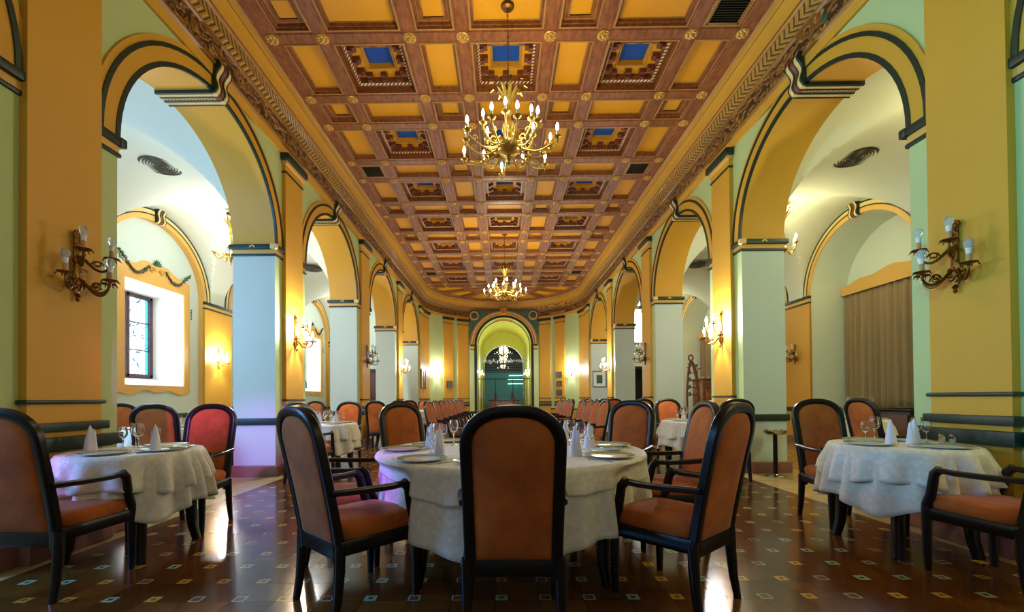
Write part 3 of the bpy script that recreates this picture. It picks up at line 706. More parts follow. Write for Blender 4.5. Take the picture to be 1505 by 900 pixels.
# ------------------------------------------------------------------ corridor and far room behind the portal
b = MB(); CR = AR-.13; CZ = AS; Y2 = 25.6
P = arch_pts(0, CR, 36, CZ)
for (p, q) in zip(P, P[1:]): b.quad((p[0], PY+.12, p[1]), (q[0], PY+.12, q[1]), (q[0], Y2, q[1]), (p[0], Y2, p[1]), 'corridor_paint')
for s in (-1, 1): b.quad((s*CR, PY+.12, 0), (s*CR, Y2, 0), (s*CR, Y2, CZ), (s*CR, PY+.12, CZ), 'corridor_paint')
IR = 1.16; IZ = 3.15; Q = arch_pts(0, IR, 36, IZ)
for (p, q) in zip(Q, Q[1:]): b.quad((p[0], Y2, p[1]), (q[0], Y2, q[1]), (q[0], Y2, 5.4), (p[0], Y2, 5.4), 'corridor_paint'); b.quad((p[0], Y2, p[1]), (q[0], Y2, q[1]), (q[0], Y2+.3, q[1]), (p[0], Y2+.3, p[1]), 'paint_yellow')
for s in (-1, 1):
    b.quad((s*IR, Y2, 0), (s*CR, Y2, 0), (s*CR, Y2, 5.4), (s*IR, Y2, 5.4), 'corridor_paint'); b.quad((s*IR, Y2, 0), (s*IR, Y2+.3, 0), (s*IR, Y2+.3, IZ), (s*IR, Y2, IZ), 'paint_yellow')
o = b.build('wall_corridor'); tag(o, kind='structure')
b = MB(); b.box(-5, 5, 34, 34.2, 0, 6, 'teal_wall'); b.box(-5, -4.9, Y2+.3, 34, 0, 6, 'teal_wall'); b.box(4.9, 5, Y2+.3, 34, 0, 6, 'teal_wall'); b.box(-5, -IR, Y2+.25, Y2+.35, 0, 6, 'teal_wall'); b.box(IR, 5, Y2+.25, Y2+.35, 0, 6, 'teal_wall')
b.box(-5, 5, 33.9, 34, 3.2, 6, 'dark_room')
for q in range(12): b.box(-5, 5, 33.82, 33.9, 3.25+.2*q, 3.31+.2*q, 'bracket_brown')
o = b.build('wall_far_room', smooth=False); tag(o, kind='structure')
b = MB(); b.box(-5, 5, Y2+.3, 34, 6, 6.1, 'bracket_brown')
for q in range(11): b.box(-5, 5, Y2+.6+q*.75, Y2+.85+q*.75, 5.7, 6, 'ceiling_wood')
o = b.build('ceiling_far_room', smooth=False); tag(o, kind='structure')
lamp('far_room_light', 'POINT', (0, 29.5, 3.4), 160, (.45, 1, .85), .3)
lamp('corridor_light', 'POINT', (0, 23.3, 3.7), 16, (.95, 1, .45), .25)
# glass partition with the name painted on its other side
gp = thing('glass_partition', 'clear glass partition with mirrored white lettering filling the arched portal', 'glass partition', (0, 21.75, 0))
b = MB(); Q = arch_pts(0, CR-.02, 30, CZ); vs = [(p[0], 0, p[1]) for p in Q]
b.add(vs+[(CR-.02, 0, 0), (-CR+.02, 0, 0)], [tuple(range(len(vs)+2))], 'partition_glass'); b.build('pane', gp, smooth=False)
b = MB(); b.tube([(-CR+.02, 0, 0)]+vs+[(CR-.02, 0, 0)], .018, 'dark_metal', 6)
b.box(-CR, CR, -.02, .02, 2.12, 2.16, 'dark_metal'); b.box(-.46, -.43, -.02, .02, 0, 2.14, 'dark_metal'); b.box(.43, .46, -.02, .02, 0, 2.14, 'dark_metal'); b.build('frame', gp)
fc = bpy.data.curves.new('lettering', 'FONT'); fc.body = 'Comedor de Aguiar'; fc.size = .36; fc.extrude = .004; fc.offset = .010; fc.align_x = 'CENTER'; fc.space_character = 1.02
fo = bpy.data.objects.new('tmp', fc); COL.objects.link(fo); bpy.context.view_layer.update()
me = bpy.data.meshes.new_from_object(fo.evaluated_get(bpy.context.evaluated_depsgraph_get())); bpy.data.objects.remove(fo); me.materials.clear(); me.materials.append(M['white_plastic'])
xs_ = [v.co.x for v in me.vertices]; k = 2.42/(max(xs_)-min(xs_))
for v in me.vertices: v.co = Vector((-v.co.x*k, -.012-v.co.z, 2.98+v.co.y*k*.95))
o = bpy.data.objects.new('lettering', me); COL.objects.link(o); o.parent = gp

# ------------------------------------------------------------------ dining chair (faces +Y, origin on the floor under the seat)
def chair_proto():
    root = thing('dining_chair', 'tmp', 'chair')
    yb = lambda z: -.235-.15*max(0, (z-.38)/.74)**1.15
    def hw(z): return .203+.010*min(1, max(0, (z-.35)/.6))
    path = []
    for i in range(8): z = .30+.62*i/7; path.append((-hw(z), z))
    for i in range(1, 24):
        a = pi-pi*i/24; cx_ = cos(a); sx = sin(a)
        path.append((.213*math.copysign(abs(cx_)**.82, cx_), .935+.160*abs(sx)**.92))
    for i in range(7, -1, -1): z = .30+.62*i/7; path.append((hw(z), z))
    b = MB(); b.sweep([(x, yb(z), z) for x, z in path], rrect(.052, .048, .68), 'frame_wood', ref=(0, 1, .12))
    b.bbox(-.203, .203, yb(.36)-.022, yb(.36)+.022, .315, .392, 'frame_wood', .008)
    b.build('back_frame', root, angle=45)
    # padded back
    out = []
    for i in range(10): z = .39+.53*i/9; out.append((-(hw(z)-.024), z))
    for i in range(1, 20):
        a = pi-pi*i/20; out.append((.190*math.copysign(abs(cos(a))**.82, cos(a)), .925+.150*sin(a)**.92))
    for i in range(9, -1, -1): z = .39+.53*i/9; out.append((hw(z)-.024, z))
    for i in range(1, 7): out.append((hw(.39)*.89*(1-2*i/7), .39))
    b = MB(); c = (0, .70)
    for sg in (1, -1):
        rings = []
        for t_, bul in ((1, 0), (.985, .012), (.95, .020), (.85, .026), (.6, .031), (.3, .034), (.02, .035)):
            rings.append([(c[0]+(x-c[0])*t_, yb(c[1]+(z-c[1])*t_)+sg*bul, c[1]+(z-c[1])*t_) for x, z in out])
        b.loft(rings, 'suede', True, False, True)
    b.build('back_cushion', root, angle=50)
    # seat
    b = MB(); rings = []
    for z, g in ((.395, -.012), (.42, .0), (.455, .006), (.480, -.004), (.493, -.03), (.499, -.09), (.50, -.16)):
        rg = []
        for i in range(32):
            a = 2*pi*i/32; cx_, sy = cos(a), sin(a); w = .238+.016*sy
            x = (w+g)*math.copysign(abs(cx_)**.35, cx_); y = (.245+g)*math.copysign(abs(sy)**.35, sy)+.005+(.018*(1-(x/.25)**2) if sy > .3 else 0)
            rg.append((x, y, z))
        rings.append(rg)
    b.loft(rings, 'suede', True, True, True); b.build('seat', root, angle=55)
    b = MB()
    for sx in (-1, 1): b.sweep([(sx*.222, -.235, .375), (sx*.243, .22, .375)], rrect(.034, .075, .6), 'frame_wood', ref=(0, 0, 1))
    b.sweep([(-.245+.49*i/8, .225+.02*(1-(i/4-1)**2), .375) for i in range(9)], rrect(.034, .075, .6), 'frame_wood', ref=(0, 0, 1)); b.sweep([(-.222, -.235, .365), (.222, -.235, .365)], rrect(.034, .09, .6), 'frame_wood', ref=(0, 0, 1)); b.build('seat_rail', root, angle=45)
    for sx in (-1, 1):
        b = MB(); b.sweep([(sx*.246, .222, .42), (sx*.247, .224, .25), (sx*.246, .224, .10), (sx*.244, .222, 0)], rrect(.05, .05, .5), 'frame_wood', ref=(0, 1, 0), scales=[1.05, .95, .8, .68]); b.build('leg', root, angle=45)
        b = MB(); b.sweep([(sx*.218, -.236, .40), (sx*.220, -.240, .26), (sx*.221, -.252, .12), (sx*.223, -.272, 0)], rrect(.05, .05, .5), 'frame_wood', ref=(0, 1, 0), scales=[1.05, 1, .85, .7]); b.build('leg', root, angle=45)
        b = MB(); z = .66
        b.sweep([(sx*.226, yb(.67), .672), (sx*.250, -.12, .665), (sx*.262, .04, .662), (sx*.268, .135, .668)], rrect(.046, .034, .5), 'frame_wood', ref=(0, 0, 1))
        b.sweep([(sx*.268, .120, .678), (sx*.267, .158, .640), (sx*.262, .172, .575), (sx*.256, .190, .50), (sx*.249, .222, .43), (sx*.247, .228, .38)], rrect(.042, .05, .5), 'frame_wood', ref=(0, 1, 0)); b.build('armrest', root, angle=45)
    return root
cp = chair_proto(); cu = [False]; CT = 'orange armchair '
def chair(x, y, hd, where, group):
    """hd = heading (dx, dy) the sitter would face"""
    return dup(cp, cu, (x, y, 0), atan2(hd[1], hd[0])-pi/2, CT+where, group)
G1 = 'armchairs round the central table'
chair(-.05, 2.26, (0, 1), 'seen square from behind in the very foreground', G1)
chair(-.95, 2.54, (.66, .75), 'nearest on the left of the central round table, seen from behind', G1)
chair(.895, 2.54, (-.64, .77), 'nearest on the right of the central round table, seen from behind', G1)
chair(-1.21, 3.20, (1, .06), 'on the left side of the central table, just beyond the nearest left one', G1)
chair(1.17, 3.46, (-1, .0), 'on the right side of the central table, just beyond the nearest right one', G1)
chair(-.90, 4.10, (.66, -.75), 'at the far left of the central table, facing the camera', G1)
chair(.98, 4.10, (-.66, -.75), 'at the far right of the central table, facing the camera', G1)
chair(-2.90, 2.72, (.0, 1), 'at the left edge of the picture, nearest at the left round table', 'armchairs round the left front table')
chair(-2.95, 3.88, (.08, -1), 'beyond the left round table, facing the camera', 'armchairs round the left front table')
chair(2.96, 2.65, (-.10, .99), 'at the right edge of the picture, nearest at the right round table', 'armchairs round the right front table')
chair(2.98, 3.90, (-.08, -1), 'beyond the right round table beside the ashtray stand, facing the camera', 'armchairs round the right front table')
GA = 'armchairs in the left aisle'
chair(-4.18, 5.22, (-.3, 1), 'in the left aisle arch between the left front table and the aisle table', GA)
chair(-5.85, 6.62, (.9, -.45), 'in the left aisle against the window wall, beyond the aisle table', GA)
chair(-4.62, 7.05, (-.1, -1), 'at the far side of the left aisle table, partly behind the first pier', GA)
chair(-4.95, 10.9, (.2, -1), 'deep in the left aisle, showing its top through the second arch', GA)
GB = 'armchairs round the small tables along the left columns'
chair(-2.86, 6.12, (0, 1), 'seen from behind at the second left table, next to the first pier', GB)
chair(-2.95, 7.62, (0, -1), 'facing the camera beyond the second left table', GB)
chair(-2.97, 10.05, (0, 1), 'seen whole from behind at the third left table', GB)
chair(-2.97, 11.5, (0, -1), 'facing the camera beyond the third left table', GB)
chair(-2.97, 13.6, (0, 1), 'seen from behind at the fourth left table', GB)
chair(-2.97, 15.4, (0, -1), 'facing the camera beyond the fourth left table', GB)
GC = 'armchairs round the small tables along the right columns'
chair(3.02, 6.08, (0, 1), 'seen from behind at the second right table, next to the first pier', GC)
chair(2.98, 7.65, (0, -1), 'facing the camera beyond the second right table', GC)
chair(3.04, 9.95, (0, 1), 'seen from behind at the third right table', GC)
chair(3.02, 11.6, (0, -1), 'facing the camera beyond the third right table', GC)
chair(3.02, 13.4, (0, 1), 'seen from behind at the fourth right table', GC)
chair(3.02, 15.3, (0, -1), 'facing the camera beyond the fourth right table', GC)
chair(4.62, 5.25, (1, .0), 'in the right aisle, seen side-on with its back to the hall', 'armchair in the right aisle')
nth = ['nearest', 'second', 'third', 'fourth', 'fifth', 'sixth', 'seventh', 'farthest']
for i in range(8):
    chair(-1.27, 8.75+1.0*i, (.965, -.26), 'in the row left of the long banquet table, %s of the row' % nth[i], 'chairs left of the long banquet table')
for i, y in enumerate((7.05, 7.7, 8.35, 9.1, 10.6, 11.2, 11.9, 12.8)):
    chair(1.30, y+.25, (-.99, -.12), 'in the row right of the long banquet table, %s of the row' % nth[i], 'chairs right of the long banquet table')

# ------------------------------------------------------------------ tables and cloths
def leg4(root, r, h, sz=.075):
    for sx, sy in ((1, 1), (1, -1), (-1, 1), (-1, -1)):
        b = MB(); b.sweep([(sx*r, sy*r, h), (sx*r, sy*r, .3), (sx*(r+.01), sy*(r+.01), .12), (sx*(r+.03), sy*(r+.03), 0)], rrect(sz, sz, .6), 'frame_wood', ref=(0, 1, 0), scales=[1.2, 1, .85, .75]); b.build('leg', root, angle=45)
def table(name, label, x, y, r, lr, group=None):
    t_ = thing(name, label, 'table', (x, y, 0), 0, group)
    b = MB(); b.lathe([(.001, .735), (r-.03, .735), (r-.01, .742), (r-.01, .757), (r-.02, .762), (.001, .762)], 'carved_wood', 40); b.build('tabletop', t_)
    b = MB(); b.lathe([(r*.72, .66), (r*.72, .735), (r*.70, .735), (r*.70, .66), (r*.72, .66)], 'frame_wood', 32); b.build('apron', t_); leg4(t_, lr, .66); return t_
def cloth(name, label, x, y, r, drop, z, flare=.05, amp=.02, nf=22, seed=1, group=None, nseg=176, rows_=14, parent=None, off=.0, dents=()):
    rnd = random.Random(seed); ph = [rnd.uniform(0, 2*pi) for _ in range(4)]; wv = [rnd.uniform(.6, 1.3) for _ in range(nf)]
    b = MB(); rings = [[(.001*cos(2*pi*i/nseg), .001*sin(2*pi*i/nseg), z) for i in range(nseg)]]
    for k in (.3, .6, .85, .97): rings.append([(r*k*cos(2*pi*i/nseg), r*k*sin(2*pi*i/nseg), z) for i in range(nseg)])
    for j in range(rows_+1):
        u = j/rows_; rg = []
        for i in range(nseg):
            a = 2*pi*i/nseg; d = drop(a)
            fold = sin(nf*a+ph[0]+.9*sin(3*a+ph[1])+.5*sin(5*a+ph[3]))*(.65+.35*sin(2*a+ph[2]))
            fold = max(-1, min(1, fold))
            s_ = u*d; rr = r+off+(.012*sin(min(1, s_/.02)*pi/2) if s_ > 0 else 0)+flare*u*min(1, d/.3)*.8+amp*fold*min(1, s_/.14)**1.1*(1+.5*u)
            for dg, dd in dents:
                df = ((degrees_(a)-dg+180) % 360)-180; rr -= dd*math.exp(-(abs(df)/17)**4)*min(1, max(0, s_-.01)/.06)
            rg.append((rr*cos(a), rr*sin(a), z-(0 if j == 0 else .004)-s_*.992))
        rings.append(rg)
    b.loft(rings, 'linen', True, True, False)
    o = b.build(name, parent, angle=70); o.location = (x, y, 0) if parent is None else (0, 0, 0)
    if parent is None: tag(o, label, 'tablecloth', group)
    sol = o.modifiers.new('thickness', 'SOLIDIFY'); sol.thickness = .0025; sol.offset = 1
    return o
degrees_ = math.degrees
def fourdrop(base, amp, rot=0): return lambda a: base+amp*abs(cos(2*(a-rot)))**3
# glassware, plates, napkins
def glass_proto(s=1.0):
    root = thing('wine_glass', 'tmp', 'glass'); b = MB()
    b.lathe([(.001, .003), (.032, .001), (.034, .003), (.010, .008), (.004, .018), (.0035, .085), (.006, .094), (.02, .102), (.034, .122), (.040, .150), (.036, .185), (.031, .205), (.0295, .205), (.0345, .184), (.0385, .150), (.0325, .124), (.018, .105), (.001, .100)], 'clear_glass', 20)
    b.xf(Matrix.Scale(s, 4)); o = b.build('bowl_and_stem', root, angle=60); return root
gpz = glass_proto(); gu = [False]; gps = glass_proto(.84); gsu = [False]
def glass(x, y, z, label, small=False, group='stemmed glasses'):
    return dup(gps if small else gpz, gsu if small else gu, (x, y, z), 0, label, group)
def plate_mesh(r, mat_rim, nm):
    b = MB(); b.lathe([(.001, .002), (r*.55, .002), (r*.62, .004), (r*.98, .017), (r, .019), (r*.985, .021), (r*.62, .010), (r*.55, .0085)], 'porcelain', 36); b.lathe([(r*.55, .0085), (.001, .0085)], 'porcelain', 36)
    b.lathe([(r*.96, .0212), (r*.72, .0146)], mat_rim, 36); return b.build(nm, angle=50)
PL = {'big': plate_mesh(.158, 'plate_green', 'dinner_plate'), 'small': plate_mesh(.085, 'plate_green', 'bread_plate')}; PU = {'big': False, 'small': False}
def plate(x, y, z, label, kind='big'):
    p = PL[kind]; o = p.copy() if PU[kind] else p
    if PU[kind]: COL.objects.link(o)
    PU[kind] = True; o.location = (x, y, z); return tag(o, label, 'plate', 'dinner plates' if kind == 'big' else 'bread plates')
def napkin_proto():
    b = MB(); n = 16
    for (h, x0, tw, r) in ((.20, 0, 0, .042), (.172, .018, .7, .034)):
        rings = []
        for j in range(9):
            u = j/8; k = (1-u**1.6)**.8*.85+.14*(1-u)+.03; cxx = x0*u*1.4
            rings.append([(cxx+r*k*cos(2*pi*i/n)*(1+.16*cos(3*(2*pi*i/n)+tw)), r*.7*k*sin(2*pi*i/n)*(1+.22*cos(4*(2*pi*i/n)+tw)), h*u) for i in range(n)])
        b.loft(rings, 'napkin', True, True, True)
    return b.build('folded_napkin', angle=60)
NK = napkin_proto(); NU = [False]
def napkin(x, y, z, rz, label):
    o = NK.copy() if NU[0] else NK
    if NU[0]: COL.objects.link(o)
    NU[0] = True; o.location = (x, y, z); o.rotation_euler = (0, 0, rz); return tag(o, label, 'napkin', 'folded napkins')
def knife_mb():
    b = MB(); b.sweep([(0, 0, .003), (0, .10, .004)], rrect(.012, .005), 'silver', ref=(0, 0, 1)); b.sweep([(0, .10, .004), (.002, .16, .003), (.001, .215, .002)], rrect(.018, .002), 'silver', ref=(0, 0, 1), scales=[.8, 1, .25]); return b
def fork_mb():
    b = MB(); b.sweep([(0, 0, .003), (0, .08, .006), (0, .13, .004)], rrect(.010, .003), 'silver', ref=(0, 0, 1), scales=[1.2, .6, .9]); b.sweep([(0, .13, .004), (0, .145, .003), (0, .155, .004)], rrect(.022, .002), 'silver', ref=(0, 0, 1), scales=[.4, 1, 1])
    for q in (-.008, 0, .008): b.sweep([(q, .155, .004), (q, .20, .007)], rrect(.004, .002), 'silver', ref=(0, 0, 1))
    return b
CUT = {'table_knife': knife_mb().build('table_knife'), 'fork': fork_mb().build('fork')}; CUU = {k: False for k in CUT}
def cutlery(kind, x, y, z, rz, label):
    o = CUT[kind].copy() if CUU[kind] else CUT[kind]
    if CUU[kind]: COL.objects.link(o)
    CUU[kind] = True; o.location = (x, y, z); o.rotation_euler = (0, 0, rz); return tag(o, label, 'cutlery', 'table cutlery')
def shaker_proto():
    root = thing('salt_shaker', 'tmp', 'shaker'); b = MB(); b.lathe([(.001, 0), (.02, 0), (.021, .01), (.019, .05), (.017, .055)], 'clear_glass', 12); b.lathe([(.001, .004), (.016, .004), (.016, .035), (.001, .037)], 'porcelain', 12); b.build('jar', root)
    b = MB(); b.lathe([(.018, .055), (.018, .066), (.012, .075), (.001, .077)], 'silver', 12); b.build('cap', root); return root
shp = shaker_proto(); shu = [False]
def setting(tx, ty, z, ang, r, tname, who, nap=True, glasses=2, small=True, cut=True, pl=True, gi=.27):
    """one cover: plate near the rim, bread plate and fork to its left, knife to its right, glasses inwards"""
    c, s_ = cos(ang), sin(ang); P_ = lambda a, b_: (tx+c*a-s_*b_, ty+s_*a+c*b_)
    w = ' on the %s, place of the %s' % (tname, who)
    if pl: plate(*P_(r, 0), z, 'white dinner plate'+w)
    if small: plate(*P_(r-.10, -.26), z, 'small side plate'+w, 'small')
    rz = ang+pi/2
    if cut:
        x, y = P_(r+.10, .185); cutlery('table_knife', x, y, z, rz, 'silver table knife'+w); x, y = P_(r+.10, -.18); cutlery('fork', x, y, z, rz, 'silver fork'+w)
    if glasses > 0: glass(*P_(max(.08, r-gi), .13), z, 'large wine glass'+w)
    if glasses > 1: glass(*P_(max(.12, r-.24), .21), z, 'smaller wine glass'+w, True)
    if nap: napkin(*P_(max(.10, r-.20), -.08), z, ang, 'standing white napkin'+w)
ZT = .7725
# central table
T = 'central table'
DENT = [(215, .11), (325, .11), (181, .05), (11, .05)]
table('round_table', 'large round dining table in the middle foreground under white cloths', -.045, 3.2, .93, .55)
cloth('tablecloth', 'long white damask cloth hanging low round the central foreground table', -.045, 3.2, .945, lambda a: .44+.045*cos(4*a+.5)+.02*sin(7*a), .7655, .06, .020, 26, 3, dents=DENT)
cloth('table_topper', 'short white top cloth draped over the long cloth of the central foreground table', -.045, 3.2, .957, lambda a: .125+.05*abs(cos(2*a+.9))**2+.012*sin(9*a), .7715, .05, .012, 24, 5, dents=DENT)
for ang, who, kw in ((226, 'nearest left chair', dict(small=False)), (182, 'left side chair', dict(small=True)), (133, 'far left chair', dict(glasses=2)), (46, 'far right chair', dict()), (10, 'right side chair', dict(glasses=1)), (-38, 'nearest right chair', dict(small=False)), (270, 'front chair', dict(cut=True)), (90, 'side facing the camera', dict(small=False))):
    setting(-.045, 3.2, ZT, radians(ang), .79, T, who, **kw)
# front left and right tables
def small_table(x, y, where, seed, n=4, a0=45, glasses=2, detail=True):
    table('round_table', 'small round dining table under white cloths, '+where, x, y, .41, .25, 'small round tables')
    cloth('tablecloth', 'long white under cloth of the small table '+where, x, y, .425, fourdrop(.37, .10, radians(20+seed*17)), .7655, .07, .034, 16, seed, 'long cloths of the small tables', 140, 12)
    cloth('table_topper', 'short white top cloth on the small table '+where, x, y, .435, fourdrop(.225, .05, radians(5+seed*29)), .7715, .07, .034, 15, seed+40, 'short cloths of the small tables', 140, 9)
small_table(-2.94, 3.30, 'at the front left beside the near pilaster', 2); TL = 'front left table'
setting(-2.94, 3.30, ZT, radians(272), .26, TL, 'near chair', nap=False, glasses=0, small=False)
setting(-2.94, 3.30, ZT, radians(80), .26, TL, 'far chair', nap=False, glasses=0, small=True)
setting(-2.94, 3.30, ZT, radians(350), .26, TL, 'hall side', nap=False, glasses=0, small=False, cut=False)
napkin(-3.26, 3.27, ZT, .4, 'tall white napkin standing at the left of the front left table'); napkin(-2.78, 3.30, ZT, 2.2, 'white napkin standing at the right of the front left table')
for i, (x, y, sm) in enumerate(((-3.15, 3.43, True), (-3.07, 3.46, False), (-2.93, 3.32, False), (-2.84, 3.38, True))):
    glass(x, y, ZT, '%s stemmed glass on the front left table, %s of four from the left' % (('large', 'smaller')[sm], ('first', 'second', 'third', 'fourth', 'fifth', 'sixth')[i]), sm)
dup(shp, shu, (-3.33, 3.36, ZT), 0, 'glass salt shaker on the front left table beside the left napkin', 'salt and pepper shakers')
small_table(2.94, 3.30, 'at the front right beside the near pilaster', 6); TRt = 'front right table'
setting(2.94, 3.30, ZT, radians(285), .26, TRt, 'near chair', nap=False, glasses=0, small=False)
setting(2.94, 3.30, ZT, radians(100), .26, TRt, 'far chair', nap=False, glasses=0)
setting(2.94, 3.30, ZT, radians(185), .26, TRt, 'hall side', nap=False, glasses=0, small=False, cut=False)
napkin(2.80, 3.22, ZT, .9, 'white napkin standing at the left of the front right table'); napkin(3.05, 3.30, ZT, 2.6, 'white napkin standing in the middle of the front right table')
for i, (x, y, sm) in enumerate(((2.78, 3.42, True), (2.92, 3.50, False), (3.13, 3.36, False), (3.24, 3.40, True))):
    glass(x, y, ZT, '%s stemmed glass on the front right table, %s of four from the left' % (('large', 'smaller')[sm], ('first', 'second', 'third', 'fourth', 'fifth', 'sixth')[i]), sm)
dup(shp, shu, (3.30, 3.34, ZT), 0, 'glass salt shaker on the front right table, left one of the pair', 'salt and pepper shakers'); dup(shp, shu, (3.35, 3.31, ZT), 0, 'glass pepper shaker on the front right table, right one of the pair', 'salt and pepper shakers')
tn_ = {11: 'left aisle table', 12: 'second left table', 13: 'second right table', 14: 'right aisle table'}
for (x, y, wh_, sd) in ((-4.9, 6.0, 'in the left aisle by the first window', 11), (-2.89, 6.85, 'second along the left columns', 12), (2.91, 6.85, 'second along the right columns', 13), (5.6, 7.0, 'in the right aisle before the curtain', 14), (-2.91, 10.78, 'third along the left columns', 15), (2.93, 10.78, 'third along the right columns', 16), (-2.91, 14.5, 'fourth along the left columns', 17), (2.93, 14.4, 'fourth along the right columns', 18)):
    small_table(x, y, wh_, sd)
    if y < 9:
        for k, an in enumerate((40, 130, 220, 310)):
            who = ('far right side', 'far left side', 'near left side', 'near right side')[k]
            setting(x, y, ZT, radians(an), .27, tn_[sd], who, nap=k in (0, 2), glasses=2, small=False, cut=False)
t_ = thing('banquet_table', 'long rectangular banquet table running down the middle of the hall', 'table', (0, 11.6, 0))
MB().bbox(-.62, .62, -4.6, 4.6, .72, .76, 'carved_wood', .01).build('tabletop', t_)
for sx in (-1, 1):
    for yy in (-4.3, -1.5, 1.5, 4.3):
        b = MB(); b.sweep([(sx*.5, yy, .72), (sx*.5, yy, 0)], rrect(.07, .07), 'frame_wood', ref=(0, 1, 0), scales=[1, .8]); b.build('leg', t_)
b = MB(); b.box(-.66, .66, -4.65, 4.65, .762, .766, 'linen'); N = 90
for sx in (-1, 1):
    for i in range(N):
        y0, y1 = -4.65+9.3*i/N, -4.65+9.3*(i+1)/N; f = lambda y: .66+.02+.02*sin(y*9)
        b.quad((sx*.66, y0, .766), (sx*.66, y1, .766), (sx*f(y1), y1, .45), (sx*f(y0), y0, .45), 'linen')
for sy in (-1, 1): b.quad((-.66, sy*4.65, .766), (.66, sy*4.65, .766), (.68, sy*4.69, .45), (-.68, sy*4.69, .45), 'linen')
o = b.build('tablecloth', angle=50); o.location = (0, 11.6, 0); tag(o, 'white cloth over the long banquet table in the middle of the hall', 'tablecloth')

# ------------------------------------------------------------------ wall sconces: five candle arms in two tiers (arms reach out along +X)
def sconce_proto(lit):
    root = thing('wall_sconce', 'tmp', 'sconce'); b = MB()
    b.sweep([(.02, 0, -.20), (.02, 0, -.10), (.03, 0, 0), (.02, 0, .14), (.025, 0, .25), (.03, 0, .30)], rrect(.05, .022, .5), 'old_brass', ref=(1, 0, 0), scales=[.5, 1.7, 1.1, .9, 1.0, .4])
    for q in range(10):
        an = q*.8; b.tube([(.03+.01*k/6, .035*cos(an)+.03*cos(an+k*.9)*(1-k/7), -.10+.04*sin(an)+.03*sin(an+k*.9)*(1-k/7)) for k in range(7)], .007, 'old_brass', 5)
    for k in range(8): b.tube([(.045+.012*cos(k+j*.8)*(1-j/8), .028*cos(k*1.7)+.022*cos(k+j*.8)*(1-j/8), .02+.035*k-.03+.022*sin(k+j*.8)*(1-j/8)) for j in range(7)], .006, 'old_brass', 5)
    b.tube([(.03, .04*cos(a*.7)*(1-a/16), .27+.045*sin(a*.7)*(1-a/16)) for a in range(14)], .010, 'old_brass', 6)
    b.lathe([(.001, -.26), (.016, -.245), (.01, -.225), (.022, -.21), (.008, -.19)], 'old_brass', 10, (.03, 0, 0)); b.build('back_plate', root, angle=50)
    arms = [(-62, .20, -.13, 0), (0, .27, -.15, 0), (62, .20, -.13, 0), (-34, .21, .06, .02), (34, .21, .06, .02)]
    for (deg, L, z, rise) in arms:
        a = radians(deg); d = Vector((cos(a), sin(a), 0)); zc = z+.05; z0 = -.08 if z < 0 else .10
        b = MB(); pts = []
        for k in range(13):
            u = k/12; rr = .035+(L-.035)*(1-(1-u)**1.35); zz_ = z0+(zc-.03-z0)*u-.085*sin(pi*u)+.0
            pts.append(Vector((.02, 0, 0))+d*rr+Vector((0, 0, zz_)))
        pts.append(Vector((.02, 0, 0))+d*L+Vector((0, 0, zc))); b.tube(pts, [.012-.004*k/13 for k in range(14)], 'old_brass', 7)
        m_ = pts[5]; side_ = Vector((-d.y, d.x, 0))
        for sg, ph in ((1, 0), (-1, pi)):
            b.tube([m_+d*(.038*cos(ph+q*.75)*(1-q/9))+Vector((0, 0, .045+.038*sin(ph+q*.75)*(1-q/9)*sg)) for q in range(9)], .006, 'old_brass', 5)
        tip = Vector((.02, 0, 0))+d*L; tz = zc
        b.lathe([(.006, -.02), (.012, -.006), (.045, .004), (.052, .012), (.046, .010), (.016, .006), (.001, .006)], 'old_brass', 14, (tip.x, tip.y, tz))
        for q in range(7): an = 2*pi*q/7; b.lathe([(.001, 0), (.006, .01), (.001, .03)], 'old_brass', 5, (tip.x+.047*cos(an), tip.y+.047*sin(an), tz+.010), axis=(cos(an)*.6, sin(an)*.6, -1))
        arm = b.build('arm', root, angle=50)
        b = MB(); b.lathe([(.015, .0), (.0165, .01), (.0155, .065), (.001, .066)], 'sleeve_white' if lit else 'candle_sleeve', 12, (tip.x, tip.y, tz+.008)); b.build('candle_sleeve', arm)
        b = MB(); zb = tz+.072
        if lit: b.lathe([(.008, 0), (.012, .012), (.019, .032), (.017, .055), (.008, .082), (.001, .098)], 'bulb_lit', 12, (tip.x, tip.y, zb))
        else:
            b.lathe([(.014, 0), (.015, .008), (.018, .035), (.019, .045)], 'white_plastic', 14, (tip.x, tip.y, zb)); b.lathe([(.019, .045), (.027, .062), (.031, .080), (.027, .100), (.015, .113), (.001, .116)], 'bulb_off', 14, (tip.x, tip.y, zb))
        b.build('bulb', arm, angle=60)
    return root
so = sconce_proto(False); sl = sconce_proto(True); sou = [False]; slu = [False]
pn = ['near', 'first', 'second', 'third', 'fourth']
def sconce(x, y, z, rz, lit, label, k=1.0):
    o = dup(sl if lit else so, slu if lit else sou, (x, y, z), rz, label, 'five-armed brass wall sconces')
    o.scale = (k, k, k)
    if lit:
        lamp('sconce_light', 'POINT', (x+.17*cos(rz)*k, y+.17*sin(rz)*k, z+.10), SC_W, (.98, .97, 1), .07)
    return o
SC_W = 100
PCY = [3.314, 6.979, 10.644, 14.309]
